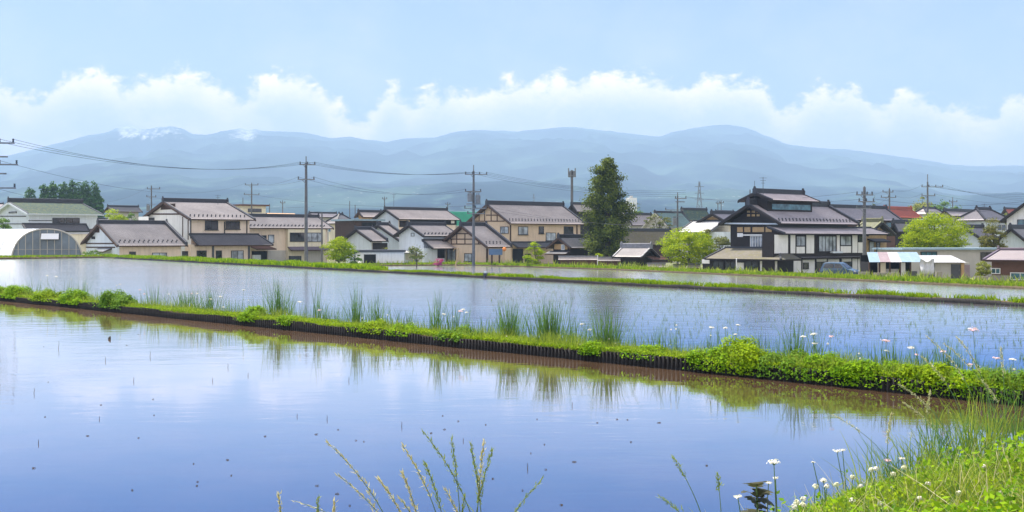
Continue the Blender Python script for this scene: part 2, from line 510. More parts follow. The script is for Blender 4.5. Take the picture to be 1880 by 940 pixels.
E = 4 + (SK - 4) * (t ** .62)
warp = fbm(X / 900, DD / 900, 4, 5) - .5
rid = 1 - np.abs(2 * fbm(X / 700 + warp, DD / 1500 + warp, 6, 3) - 1)
E = E + fade * (rid - .72) * 70 * (.35 + t) + fade * (fbm(X / 160, DD / 260, 5, 9) - .5) * 16
# a nearer wooded foothill on the left
E = E + 20 * np.exp(-((DD - 2600) / 420) ** 2) * np.clip(fbm(U / 260., U * 0 + 2.2, 3, 21) * 1.9 - .45, 0, 1)
E = np.minimum(E, SK - 1.2 * (t < .985) * (1 - t) * 30)
E[-2:] = SK[-2:] + (fbm(U[-2:] / 14., U[-2:] * 0 + .3, 3, 2) - .5) * 3.2
E[-1] = SK[-1] * .8
Z = CAMZ + E * DD / F
Z[0] = GZ - .5
V = np.stack([X, DD, Z], -1).reshape(-1, 3)
i = np.arange((ny - 1) * nx).reshape(ny - 1, nx)[:, :-1].ravel()
Q = np.stack([i, i + 1, i + nx + 1, i + nx], 1)
m, nt, out = new_mat('haze_tinted_forest')
p = nt.node('ShaderNodeBsdfPrincipled'); p.inputs['Roughness'].default_value = .95; p.inputs['Specular IOR Level'].default_value = .05
tc = nt.node('ShaderNodeTexCoord').outputs['Object']
mp = nt.node('ShaderNodeMapping'); mp.inputs['Scale'].default_value = (1, .35, 1); nt.l.new(tc, mp.inputs[0])
n1 = nt.noise(mp.outputs[0], .0035, 8, .62); n2 = nt.noise(mp.outputs[0], .011, 6, .7)
cc = nt.ramp(n1, [(.36, (.004, .014, .034)), (.5, (.014, .036, .056)), (.64, (.05, .09, .085))])  # haze blue and ridge light contrast are put into these forest colours
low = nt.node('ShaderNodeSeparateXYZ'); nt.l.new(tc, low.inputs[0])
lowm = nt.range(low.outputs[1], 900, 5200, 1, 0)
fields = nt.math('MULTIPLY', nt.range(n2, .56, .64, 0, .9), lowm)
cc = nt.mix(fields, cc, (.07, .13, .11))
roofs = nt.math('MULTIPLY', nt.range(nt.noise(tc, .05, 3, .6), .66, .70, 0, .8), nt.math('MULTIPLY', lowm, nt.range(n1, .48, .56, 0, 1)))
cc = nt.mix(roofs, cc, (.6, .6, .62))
sn = nt.node('ShaderNodeAttribute', attribute_name='snow')
ms = nt.node('ShaderNodeMapping'); ms.inputs['Scale'].default_value = (1, .2, .45); nt.l.new(tc, ms.inputs[0])
sf = nt.range(nt.math('MULTIPLY_ADD', nt.noise(ms.outputs[0], .04, 5, .7), 1.8, sn.outputs['Fac']), 1.5, 2.0, 0, .75)
cc = nt.mix(sf, cc, (.98, .98, 1.0))
nt.l.new(cc, p.inputs['Base Color']); nt.l.new(p.outputs[0], out.inputs[0])
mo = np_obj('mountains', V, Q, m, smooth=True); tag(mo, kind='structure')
below = (SK - E)
band = np.exp(-((U - 300) / 62.) ** 2) + 1.15 * np.exp(-((U - 232) / 28.) ** 2) + 1.2 * np.exp(-((U - 452) / 40.) ** 2)
snow = np.clip(band, 0, 1.2) * .72 * np.clip((30 - below) / 14, 0, 1) * (DD > 6000)
at_ = mo.data.attributes.new('snow', 'FLOAT', 'POINT'); at_.data.foreach_set('value', snow.reshape(-1).astype(np.float32))

# ------------------------------------------------------------------ ground
g = MB()
g.add([(-4000, -300, GZ), (4000, -300, GZ), (4000, 930, GZ), (-4000, 930, GZ)], [(0, 1, 2, 3)])
gm = mk('village_ground', (.16, .17, .09), .95, .35, .08, .1)
tag(g.build('ground', gm), kind='structure')

# lines of the paddies
A1 = at_z(0, 552, 0); B1 = at_z(1880, 745, 0)                # nearer dyke, its waterline towards the camera
d1 = (B1 - A1).normalized(); n1_ = Vector((-d1.y, d1.x, 0))   # n points away from camera
if n1_.y < 0: n1_ = -n1_
A2 = at_z(190, 473.3, 0); B2 = at_z(1880, 562.5, 0)          # second dyke
d2 = (B2 - A2).normalized(); n2_ = Vector((-d2.y, d2.x, 0))
if n2_.y < 0: n2_ = -n2_
L2 = at_z(0, 476, 0)                                          # far left edge of the second paddy
dL = (A2 - L2).normalized(); nL_ = Vector((-dL.y, dL.x, 0))


def on1(px, off=0., z=0.):
    """a point of the nearer dyke seen at bearing px, off metres behind its front edge"""
    base = A1 + n1_ * off; k = (px - CX) / F
    s = (k * base.y - base.x) / (d1.x - k * d1.y)
    q = base + d1 * s; return Vector((q.x, q.y, z))


def on2(px, off=0., z=0.):
    base = A2 + n2_ * off; k = (px - CX) / F
    s = (k * base.y - base.x) / (d2.x - k * d2.y)
    q = base + d2 * s; return Vector((q.x, q.y, z))


def reach(q, d, y):
    return q + d * ((q.y - y) / -d.y)


def water(name, poly, z, bumps, rough, mud=(.034, .019, .010), f0=(.1, .2, .5), pw=.76):
    mm, nt, out = new_mat(name + '_surface')
    p = nt.node('ShaderNodeBsdfDiffuse'); gl = nt.node('ShaderNodeBsdfGlossy')
    tc = nt.node('ShaderNodeTexCoord').outputs['Object']
    cn = nt.noise(tc, .55, 6, .65)
    nt.l.new(nt.ramp(cn, [(.3, tuple(c * .7 for c in mud)), (.7, tuple(c * 1.3 for c in mud))]), p.inputs['Color'])
    gl.inputs['Roughness'].default_value = rough
    lw = nt.node('ShaderNodeLayerWeight'); lw.inputs['Blend'].default_value = .5      # deeper sky blue put into the reflection tint, white towards grazing view
    nt.l.new(nt.mix(nt.range(lw.outputs['Facing'], pw, .97, 0, 1, 'SMOOTHSTEP'), f0, (1, 1, 1)), gl.inputs['Color'])
    h = None
    for sc, st, amp, lo, hi in bumps:
        mp = nt.node('ShaderNodeMapping'); mp.inputs['Scale'].default_value = (sc * st, sc, sc); mp.inputs['Rotation'].default_value = (0, 0, R(-12))
        nt.l.new(tc, mp.inputs[0])
        v = nt.math('MULTIPLY', nt.noise(mp.outputs[0], 1., 3, .55, dist=.4), amp)
        patch = nt.range(nt.noise(tc, .13, 4, .6), .4, .65, lo, hi)
        v = nt.math('MULTIPLY', v, patch)
        h = v if h is None else nt.math('ADD', h, v)
    b = nt.node('ShaderNodeBump'); b.inputs['Strength'].default_value = 1; b.inputs['Distance'].default_value = 1
    nt.l.new(h, b.inputs['Height']); nt.l.new(b.outputs[0], gl.inputs['Normal'])
    ad = nt.node('ShaderNodeAddShader'); nt.l.new(p.outputs[0], ad.inputs[0]); nt.l.new(gl.outputs[0], ad.inputs[1])
    nt.l.new(ad.outputs[0], out.inputs[0])
    o = MB().add([(q[0], q[1], z) for q in poly], [tuple(range(len(poly)))]).build(name, mm)
    return tag(o, kind='structure')


f1a = reach(on1(0, .02), d1, 85); f1b = on1(2300, .02)
water('near_paddy_water', [(-60, 2), reach(f1b, d1, 2), f1a, (-90, f1a.y)], 0.0,
      [(1.6, .45, .0052, .4, 1.1), (6, .3, .0020, .3, 1.1)], .04, f0=(.10, .29, .48), pw=.75, mud=(.030, .018, .010))
b1a = reach(on1(0, .52), d1, 85); b1b = on1(2300, .52)
f2b = on2(2300, .02); f2a = on2(190, .02)
water('middle_paddy_water', [b1a, reach(b1b, d1, 2), reach(f2b, d2, 2), f2a, L2 + nL_ * .02, L2 - dL * 60], 0.0,
      [(2.4, .5, .014, .4, 1.2), (8, .35, .0014, .4, 1.2)], .13, f0=(.08, .31, .66), pw=.88, mud=(.010, .0065, .004))
E3 = [at_z(600, 491.5, P3Z), at_z(690, 488.5, P3Z), at_z(860, 487.5, P3Z), at_z(1130, 496, P3Z), at_z(1400, 508, P3Z), at_z(1640, 519, P3Z), at_z(1880, 531, P3Z), at_z(2250, 549, P3Z), Vector((64, 22, P3Z)), Vector((76, 2, P3Z))]
k2b = on2(2300, 1.2); k2a = on2(560, 1.2)
water('lower_paddy_water', [(q.x, q.y) for q in [k2a, reach(k2b, d2, 2)] + E3[::-1]], P3Z,
      [(2.2, .5, .020, .5, 1.2), (8, .35, .006, .3, 1.)], .16, f0=(.15, .34, .64), pw=.86, mud=(.012, .008, .005))


# ------------------------------------------------------------------ dykes: one earth profile swept along a line
def sweep(name, line, nrm, prof, mat):
    """prof: (offset along nrm, z) from the front to the back"""
    mb = MB(); n = len(prof)
    for i, q in enumerate(line):
        for o, z in prof:
            mb.v.append((q.x + nrm[i].x * o, q.y + nrm[i].y * o, z + .02 * math.sin(i * 1.7) * (z > .02)))
    for i in range(len(line) - 1):
        for k in range(n - 1):
            mb.f.append((i * n + k, (i + 1) * n + k, (i + 1) * n + k + 1, i * n + k + 1))
    return mb.build(name, mat)


line1 = [reach(on1(0), d1, 85)] + [on1(px) for px in np.linspace(-100, 2300, 88)]
line1.append(reach(line1[-1], d1, 1.9))
tag(sweep('dyke', line1, [n1_] * 90, [(.03, -.3), (.03, .15), (.12, .17), (.42, .16), (.58, -.02), (.62, -.3)], M['earth']), kind='structure')
line2 = [on2(px) for px in np.linspace(190, 2300, 69)]
line2.append(reach(line2[-1], d2, 1.9))
tag(sweep('dyke', line2, [n2_] * 70, [(.03, -.3), (.03, .10), (.1, .12), (.55, .10), (2.4, -1.75)], M['earth']), kind='structure')
lineL = [L2 - dL * 60, L2, A2 + dL * .5]
tag(sweep('dyke', lineL, [nL_] * 3, [(.03, -.3), (.03, .10), (.3, .2), (1.6, .2), (5, -1.75)], M['earth']), kind='structure')
nE = []
for i in range(len(E3)):
    t_ = (E3[min(i + 1, len(E3) - 1)] - E3[max(i - 1, 0)]); t_.z = 0; t_.normalize()
    nE.append(Vector((-t_.y, t_.x, 0)) if t_.x > 0 else Vector((t_.y, -t_.x, 0)))
tag(sweep('verge', E3, nE, [(-.05, -1.9), (.0, -1.40), (.6, -1.28), (3.2, -1.2), (5.5, -1.75)], M['earth']), kind='structure')


def corrugated(name, line, z0, z1, pitch, amp, label, step):
    """black corrugated plastic sheet pressed into the waterside of a dyke"""
    a, b = line[0], line[-1]; L = (b - a).length; dd = (b - a).normalized(); nn = Vector((-dd.y, dd.x, 0))
    if nn.y < 0: nn = -nn
    n = int(L / pitch * step); s = np.linspace(0, L, n)
    w = np.array([a.x, a.y, 0]) + s[:, None] * np.array([dd.x, dd.y, 0])
    off = amp * np.sign(np.sin(2 * np.pi * s / pitch)) * np.abs(np.sin(2 * np.pi * s / pitch)) ** .4 - .015 + .02 * np.sin(s * .9) * np.sin(s * .37)
    w = w + off[:, None] * np.array([nn.x, nn.y, 0])
    top = z1 + .018 * np.sin(s * .55) + .012 * np.sin(s * 1.9) + .02 * (np.floor(s / 1.2) % 3 - 1) * .5
    V = np.concatenate([np.c_[w[:, :2], np.full(n, z0)], np.c_[w[:, :2], top], np.c_[w[:, :2] + .02 * np.array([nn.x, nn.y]), top]])
    i = np.arange(n - 1)
    Q = np.concatenate([np.stack([i, i + 1, i + 1 + n, i + n], 1), np.stack([i + n, i + 1 + n, i + 1 + 2 * n, i + 2 * n], 1)])
    return tag(np_obj(name, V, Q, M['black_sheet'], loc=tuple(a)), label, 'plastic edging')


corrugated('plastic_edging', [on1(-120), reach(on1(2300), d1, 4)], -.06, .185, .085, .014, 'black corrugated plastic edging along the near grassy dyke at the water', 8)
corrugated('plastic_edging', [on2(210), reach(on2(2300), d2, 10)], -.06, .12, .12, .004, 'black plastic edging of the far thin dyke across the paddies', 4)
wb = on2(891, .05)
vb = MB().box(wb.x - .10, wb.x + .10, wb.y - .1, wb.y + .1, -.2, .22).box(wb.x - .13, wb.x + .13, wb.y - .12, wb.y + .12, .22, .25)
vo = vb.build('water_gate', M['steel_dark'], loc=wb)
tag(vo, 'small dark water gate box standing on the far thin dyke', 'water gate')
MB().box(-.06, .06, -.04, .04, .25, .36).build('lid', M['white2'], vo)

# ------------------------------------------------------------------ the bank the photographer stands on
bank = [(-14, 5.6), (-4, 6.4), (.2, 6.6), (1.0, 6.85), (1.6, 7.6), (2.2, 8.35), (3.0, 9.05), (4.0, 9.9), (6, 11.5), (12, 13)]


def bank_y(x): return np.interp(x, [p[0] for p in bank], [p[1] for p in bank])


def bank_z(x, y):
    d = bank_y(x) - y
    return np.interp(d, [-.3, 0, .5, 1.1, 3], [-.25, -.02, .22, .36, .42])


xs = np.linspace(-14, 12, 105); ds = np.array([-.3, 0, .15, .35, .6, .9, 1.3, 2, 3, 5, 9])
XX, DS = np.meshgrid(xs, ds); YY = bank_y(XX) - DS
ZZ = bank_z(XX, YY) + (fbm(XX * 2, YY * 2, 3, 4) - .5) * .06 * (DS > .05)
i = np.arange((len(ds) - 1) * len(xs)).reshape(len(ds) - 1, -1)[:, :-1].ravel(); nn_ = len(xs)
o = np_obj('near_bank', np.stack([XX, YY, ZZ], -1).reshape(-1, 3), np.stack([i, i + 1, i + nn_ + 1, i + nn_], 1)[:, ::-1], M['earth'], smooth=True)
tag(o, kind='structure')
# ------------------------------------------------------------------ houses
def slope_grid(a0, a1, a0t, a1t, b0, z0, b1, z1, pitch=.3, sub=4, row=.3, amp=.020, step=.008):
    """tiled roof slope in (a along the eave, b outward, z); clipped to a trapezium"""
    ncol = max(2, int(abs(a1 - a0) / pitch * sub)) + 1
    a = np.linspace(a0, a1, ncol)
    ln = math.hypot(b1 - b0, z1 - z0); nr = max(2, int(ln / row))
    t = np.sort(np.concatenate([np.arange(nr) / nr, (np.arange(nr) + .985) / nr])); sawt = np.tile([1., 0.], nr)
    nb, nz = abs(z1 - z0) / ln, abs(b1 - b0) / ln       # outward normal of the slope
    sg = math.copysign(1, b0 - b1)
    A, T = np.meshgrid(a, t); SW = np.broadcast_to(sawt[:, None], A.shape)
    prof = amp * (np.abs(np.sin(np.pi * (A - a0) / pitch)) ** .7)
    h = prof + step * SW
    lo = a0 + (a0t - a0) * T; hi = a1 + (a1t - a1) * T
    A = np.clip(A, np.minimum(lo, hi), np.maximum(lo, hi))
    B = b0 + (b1 - b0) * T + sg * nb * h; Z = z0 + (z1 - z0) * T + nz * h
    V = np.stack([A, B, Z], -1).reshape(-1, 3)
    i = np.arange((len(t) - 1) * ncol).reshape(len(t) - 1, ncol)[:, :-1].ravel()
    Q = np.stack([i, i + 1, i + ncol + 1, i + ncol], 1)
    return V, Q


class House:
    def __init__(s, name, label, cat, D, xg, xf, xr, ye, yr, wall='beige', roof='tile', deck='wood_brown', ridge='ridge', zg=GZ, th=40, side=1,
                 oh=.75, og=.6, hip=(), hipk=1.0, rh=.34, verge=.0, wall_g=None, group=None, guards=False, base=None, fine=True, soffit=None):
        s.side = side; s.th = R(th) * side; s.D = D; s.zg = zg; s.oh = oh; s.og = og; s.fine = fine
        fx = (xf - CX) / F * D
        s.O = Vector((fx, D, zg))
        u = (math.cos(s.th), math.sin(s.th)); v = (-math.sin(s.th), math.cos(s.th))

        def ext(px, d): k = px - CX; return (k * D - fx * F) / (F * d[0] - k * d[1])
        s.W = ext(xg, v); s.L = ext(xr, u)
        s.u, s.v = u, v
        s.root = thing(name, label, cat, s.O, s.th, group)
        s.inv = (Matrix.Translation(s.O) @ Matrix.Rotation(s.th, 4, 'Z')).inverted()
        s.ze = CAMZ + (HY - ye) / F * D - zg
        s.zr = CAMZ + (HY - yr) / F * (D + s.W / 2 * v[1]) - zg
        s.wallm, s.roofm, s.deckm, s.ridgem = M[wall], M[roof], M[deck], M[ridge]
        s.wallg = M[wall_g] if wall_g else s.wallm
        s.xa, s.xb = sorted((0., s.L)); W = s.W; ze, zr = s.ze, s.zr
        hk = W / 2 * hipk
        s.ha = hk if ('far' in hip and side < 0) or ('near' in hip and side > 0) else 0
        s.hb = hk if ('far' in hip and side > 0) or ('near' in hip and side < 0) else 0
        s.roof_block(s.xa, s.xb, 0, W, ze, zr, s.ha, s.hb, rh, verge, guards)
        # walls
        a, b = s.xa + og, s.xb - og; k = (zr - ze) / (W / 2); dz = .17
        mb = MB()
        if s.ha or s.hb:
            mb.box(a, b, oh, W - oh, -.4, ze - .06)
            if not (s.ha and s.hb):
                for e, h in ((a, s.ha), (b - .2, s.hb)):
                    if not h:
                        mb.prism([(e, oh, ze - .06), (e, W - oh, ze - .06), (e, W / 2, zr - dz)], (.2, 0, 0))
        else:
            pts = [(a, oh, -.4), (a, W - oh, -.4), (a, W - oh, ze + k * oh - dz), (a, W / 2, zr - dz), (a, oh, ze + k * oh - dz)]
            mb.prism(pts, (b - a, 0, 0))
        s.wall = mb.build('wall', s.wallm, s.root)
        if wall_g:
            e = a if side > 0 else b
            sg = -1 if side > 0 else 1
            pts = [(e, oh + .01, -.4), (e, W - oh - .01, -.4), (e, W - oh - .01, ze + k * oh - dz - .02), (e, W / 2, zr - dz - .02), (e, oh + .01, ze + k * oh - dz - .02)]
            MB().prism(pts, (sg * .025, 0, 0)).build('gable_wall', s.wallg, s.root)
        if base:
            mb = MB().box(a - .03, b + .03, oh - .03, W - oh + .03, -.4, base)
            mb.build('foundation', M['concrete'], s.root)

    # local frames: plane 'f' = front wall, 'g' = visible gable wall; d = metres in front of that wall
    def frame(s, pl, d=0.):
        if pl == 'f': return Vector((0, s.oh - d, 0)), Vector((1, 0, 0)), Vector((0, -1, 0))
        sg = s.side
        return Vector((sg * (s.og - d), 0, 0)), Vector((0, 1, 0)), Vector((-sg, 0, 0))

    def hit(s, px, py, pl='f', d=0.):
        """pixel ray of the photograph met with a wall plane -> (a, z)"""
        O, t, n = s.frame(pl, d)
        c = s.inv @ Vector((0, 0, CAMZ)); e = s.inv @ at(px, py, 100.); r = e - c
        k = (O - c).dot(n) / r.dot(n); q = c + r * k
        return (q - O).dot(t), q.z

    def P(s, pl, a, b, z, d=0.):
        O, t, n = s.frame(pl, d); return O + t * a + n * b + Vector((0, 0, z))

    def pbox(s, mb, pl, d, a0, a1, b0, b1, z0, z1):
        p = s.P(pl, a0, b0, z0, d); q = s.P(pl, a1, b1, z1, d)
        return mb.box(p.x, q.x, p.y, q.y, p.z, q.z)

    def roof_block(s, xa, xb, y0, y1, ze, zr, ha=0, hb=0, rh=.34, verge=0., guards=False, names=('roof', 'roof_deck', 'ridge_cap'), mats=None):
        roofm, deckm, ridgem = mats or (s.roofm, s.deckm, s.ridgem)
        ym = (y0 + y1) / 2; hw = (y1 - y0) / 2; root = s.root
        pk = dict(pitch=.30, sub=4, row=.30) if s.fine else dict(pitch=.45, sub=3, row=.6)
        parts = []
        V, Q = slope_grid(xa, xb, xa + ha, xb - hb, y0, ze, ym, zr, **pk); parts.append((V, Q))
        V, Q = slope_grid(xa, xb, xa + ha, xb - hb, y1, ze, ym, zr, pitch=1, sub=2, row=1.2); parts.append((V, Q[:, ::-1]))
        for h, e, sg in ((ha, xa, 1), (hb, xb, -1)):
            if h:
                V, Q = slope_grid(y0, y1, ym, ym, e, ze, e + sg * h, zr, **pk)
                V = V[:, [1, 0, 2]]; parts.append((V, Q if sg < 0 else Q[:, ::-1]))
        V, Q = join(parts)
        gd = []
        if guards:
            gb = MB(); n = int((xb - xa - 1) / .62)
            for j, t in enumerate((.13, .20)):
                for i in range(n):
                    x = xa + .6 + i * .62 + j * .31
                    if x > xb - .4: continue
                    y = y0 + hw * t; z = ze + (zr - ze) * t
                    gb.box(x - .07, x + .07, y - .02, y + .05, z, z + .19)
            nq = len(Q); V, Q = join([(V, Q), (np.array(gb.v), np.array(gb.f))])
        ro = np_obj(names[0], V, Q, roofm, root)
        if guards:
            ro.data.materials.append(M['ridge']); mi = np.zeros(len(Q), dtype=np.int32); mi[nq:] = 1
            ro.data.polygons.foreach_set('material_index', mi)
        mb = MB(); th = .15
        if ha or hb:
            mb.box(xa + .02, xb - .02, y0 + .02, y1 - .02, ze - .14, ze - .005)
            if not ha or not hb:
                for h, e in ((ha, xa), (hb, xb)):
                    if not h:
                        for sgy, yy in ((1, y0), (-1, y1)):
                            q = [(e, yy, ze), (e, ym, zr), (e, ym, zr - .2), (e, yy, ze - .2)]
                            mb.prism(q, (.06 if e == xa else -.06, 0, 0))
        else:
            k = .004
            mb.prism([(xa, y0 + .02, ze - k), (xa, ym, zr - k), (xa, y1 - .02, ze - k), (xa, y1 - .02, ze - th), (xa, ym, zr - th - .04), (xa, y0 + .02, ze - th)], (xb - xa, 0, 0))
            for e in (xa - .035, xb - .025):       # barge boards
                for yy in (y0 - .01, y1 + .01):
                    mb.prism([(e, yy, ze + .01), (e, ym, zr + .02), (e, ym, zr - .30), (e, yy, ze - .24)], (.06, 0, 0))
        mb.build(names[1], deckm, root)
        mb = MB(); w = .17
        if rh:
            r0, r1 = xa + ha + .02, xb - hb - .02
            n = max(1, int(rh / .11))
            for i in range(n):
                ww = w * (1.15 - .3 * i / n); mb.box(r0, r1, ym - ww, ym + ww, zr - .05 + rh * i / n, zr + .015 + rh * (i + .82) / n)
            mb.tube([(r0, ym, zr + rh + .02), (r1, ym, zr + rh + .02)], .10, 8)
            for e in (r0, r1):
                mb.box(e - .07, e + .07, ym - .26, ym + .26, zr - .12, zr + rh + .05)
                mb.prism([(e - .06, ym - .2, zr + rh + .03), (e - .06, ym + .2, zr + rh + .03), (e - .06, ym + .08, zr + rh + .32), (e - .06, ym - .08, zr + rh + .32)], (.12, 0, 0))
            mb.v = [(a, b, c) for a, b, c in mb.v]
            for h, e, sg in ((ha, xa, 1), (hb, xb, -1)):
                if h:
                    for yy in (y0, y1):
                        mb.beam((e, yy, ze + .1), (e + sg * h, ym, zr + .1), .26, .22)
            vt = verge or .12
            for h, e, sg in ((ha, xa, 1), (hb, xb, -1)):
                if not h:
                    far = (e != 0)
                    hh = vt if far else .12
                    for yy in (y0, y1):
                        mb.prism([(e + sg * .02, yy, ze + .0), (e + sg * .02, ym, zr), (e + sg * .02, ym, zr + hh), (e + sg * .02, yy, ze + hh)], (sg * (.2 if hh < .2 else .34), 0, 0))
            mb.build(names[2], ridgem, root)

    def win(s, pl, x0, x1, y0, y1, n=2, glass='glass', frame='frame_dark', d=0., name='window', fw=.07, zbot=None, sill=False):
        (a0, z1), (a1, z0) = s.hit(x0, y0, pl, d), s.hit(x1, y1, pl, d)
        a0, a1 = sorted((a0, a1)); z0 = max(z0, .12) if zbot is None else zbot
        if z1 - z0 < .2: z1 = z0 + .2
        mb = MB()
        f = min(fw, (a1 - a0) * .18)
        s.pbox(mb, pl, d, a0, a1, .004, .10, z1 - f, z1); s.pbox(mb, pl, d, a0, a1, .004, .11, z0, z0 + f)
        if n == 0: s.pbox(mb, pl, d, a0, a1, .005, .06, z0 + .01, z1 - .01)
        for i in range(n + 1 if n else 0):
            c = a0 + (a1 - a0) * i / n; ww = f if i in (0, n) else f * .8
            c = min(max(c, a0 + ww / 2), a1 - ww / 2)
            s.pbox(mb, pl, d, c - ww / 2, c + ww / 2, .006, .09 - .004 * (i % 2), z0 + .01, z1 - .01)
        if sill: s.pbox(mb, pl, d, a0 - .08, a1 + .08, .006, .2, z0 - .08, z0 - .003)
        o = mb.build(name, M[frame], s.root)
        if glass:
            mb = MB(); s.pbox(mb, pl, d, a0 + f * .5, a1 - f * .5, .003, .05, z0 + f * .5, z1 - f * .5)
            mb.build('pane', M[glass], o)
        return o

    def panel(s, pl, x0, x1, y0, y1, mat, name, d=0., t=.05, b0=.003, toground=False):
        (a0, z1), (a1, z0) = s.hit(x0, y0, pl, d), s.hit(x1, y1, pl, d)
        if toground: z0 = -.3
        mb = MB(); s.pbox(mb, pl, d, a0, a1, b0, b0 + t, z0, z1)
        return mb.build(name, M[mat], s.root)

    def timbers(s, pl, lines, mat='wood_brown', w=.16, d=0., name='timber_frame'):
        mb = MB()
        for x0, y0, x1, y1 in lines:
            (a0, z0), (a1, z1) = s.hit(x0, y0, pl, d), s.hit(x1, y1, pl, d)
            O, t, n = s.frame(pl, d)
            mb.beam(s.P(pl, a0, .03, z0, d), s.P(pl, a1, .034, z1, d), .09, w, up=Vector((0, 0, 1)) if abs(a1 - a0) > abs(z1 - z0) else t)
        return mb.build(name, M[mat], s.root)

    def skirt(s, pl, x0, x1, ytop, yeave, proj, roof=None, deck=None, d=0., name='lower_roof', hipl=0., hipr=0., ridge=True):
        """lean-to roof leaning on a wall plane"""
        (a0, zt), (a1, _) = s.hit(x0, ytop, pl, d), s.hit(x1, ytop, pl, d)
        _, ze = s.hit((x0 + x1) / 2, yeave, pl, d + proj)
        a0, a1 = sorted((a0, a1)); O, t, n = s.frame(pl, d)
        V, Q = slope_grid(a0 - hipl, a1 + hipr, a0, a1, proj, ze, 0., zt)
        T = np.array([list(t), list(n), [0, 0, 1]]); V = V @ T + np.array(list(O))
        o = np_obj(name, V, Q, roof and M[roof] or s.roofm, s.root)
        mb = MB()
        pt = lambda a, b, z: s.P(pl, a, b, z, d)
        q = [pt(a0 - hipl, proj - .02, ze - .005), pt(a1 + hipr, proj - .02, ze - .005), pt(a1, 0, zt - .005), pt(a0, 0, zt - .005)]
        mb.prism(q, (0, 0, -.14))
        if hipl or hipr: mb.prism([pt(a0 - hipl, 0, ze - .02), pt(a0 - hipl, proj - .03, ze - .02), pt(a1 + hipr, proj - .03, ze - .02), pt(a1 + hipr, 0, ze - .02)], (0, 0, -.13))
        mb.build('lower_roof_deck', deck and M[deck] or s.deckm, o)
        if ridge:
            mb = MB()
            s_ = .16
            mb.beam(pt(a0, .1, zt + .06), pt(a1, .1, zt + .06), .22, .2)
            for e, h, sg in ((a0, hipl, -1), (a1, hipr, 1)):
                mb.beam(pt(e + sg * h - sg * .08, proj, ze + .05), pt(e - sg * .08, 0, zt + .05), .2, .16)
            for e, h, sg in ((a0, hipl, -1), (a1, hipr, 1)):
                if h:
                    V2, Q2 = slope_grid(0., proj, 0., 0., e + sg * h, ze, e, zt, pitch=.3)
                    V2 = V2[:, [1, 0, 2]] @ T + np.array(list(O)); mb2 = MB().grid(V2, Q2)
                    mb2.build('hip_slope', roof and M[roof] or s.roofm, o)
            mb.build('ridge_cap', s.ridgem, o)
        return o

    def block(s, pl, x0, x1, ytop, out_, mat, d=0., name='extension_wall', zb=-.3, deep=.0):
        (a0, zt), (a1, _) = s.hit(x0, ytop, pl, d + out_), s.hit(x1, ytop, pl, d + out_)
        mb = MB(); s.pbox(mb, pl, d, a0, a1, -deep, out_, zb, zt)
        return mb.build(name, M[mat], s.root)
# ------------------------------------------------------------------ the village, left to right
H = House
# old green-roofed house
h = H('house', 'two storey white house with a mossy dark green tiled roof behind the greenhouse', 'house', 178, -18, 50, 190, 392, 371, wall='white2', roof='tile_green', deck='white2', rh=.55, oh=.9)
h.win('f', 96, 119, 400, 414, 2, 'glass'); h.win('f', 120, 146, 400, 414, 2, 'glass')
h.skirt('f', 40, 158, 411, 424, 1.7, roof='tile_dark', deck='wood_dark')
h.timbers('f', [(52, 405, 95, 405), (52, 411, 95, 411)], 'wood_dark', .1)
h.timbers('g', [(-15, 397, 48, 397), (-15, 411, 48, 411)], 'wood_dark', .12)
h.win('g', 17, 31, 389, 391, 1, None, 'wood_dark')
# B: long single storey house
h = H('house', 'low beige house with a grey tiled roof right of the greenhouse', 'house', 147, 145, 215, 345, 451, 410, wall='beige', wall_g='white2', verge=.45, guards=True)
h.timbers('g', [(158, 447, 212, 447), (158, 454, 212, 454)], 'wood_brown', .16)
h.win('g', 169, 175, 434, 439, 2, 'glass', 'frame_dark', name='vent')
h.win('g', 166, 183, 420, 427, 0, None, 'wood_brown', name='gable_ornament')
h.win('f', 237, 249, 462, 476, 1, 'glass'); h.win('f', 279, 306, 464, 479, 2, 'glass_curtain'); h.win('f', 334, 345, 461, 478, 1, 'glass')
h.skirt('g', 182, 206, 455, 462, 1.2, roof='steel', ridge=False, name='porch_roof')
# A: two storey house
h = H('house', 'two storey beige house with a white left gable and dark lower front roof', 'house', 160, 253, 348, 470, 402, 370, wall='beige', wall_g='white', guards=True, verge=.2, rh=.42)
h.timbers('g', [(274, 393, 331, 393), (336, 398, 336, 440), (346, 404, 346, 440)], 'wood_brown', .2)
h.win('g', 296, 322, 375, 384, 0, None, 'wood_brown', name='gable_ornament')
h.win('g', 274, 284, 400, 406, 1, 'glass')
h.panel('g', 255, 273, 398, 406, 'lattice', 'balcony_rail', d=.9, t=.06)
h.win('f', 376, 400, 405, 422, 2, 'glass', sill=True); h.win('f', 414, 440, 406, 421, 3, 'glass', sill=True)
h.timbers('f', [(350, 404, 350, 438), (412, 407, 412, 432), (453, 403, 453, 428)], 'wood_dark', .14)
h.skirt('f', 347, 474, 430, 450, 2.6, roof='tile_dark', deck='wood_brown', hipr=1.0)  # shadow of the upper storey put into the dark tile colour here
h.block('f', 350, 460, 449, 1.7, 'beige')
for x0, x1, y0, y1, n, gl in ((361, 379, 460, 477, 2, 'glass'), (396, 407, 460, 476, 1, 'glass'), (424, 447, 460, 478, 2, 'glass_curtain'), (334.5, 346, 461, 477, 1, 'glass')):
    if x0 > 350: h.win('f', x0, x1, y0, y1, n, gl, d=1.7)
for x in (391, 457): h.timbers('f', [(x, 452, x, 484)], 'steel_dark', .3, d=1.72, name='drain_pipe')
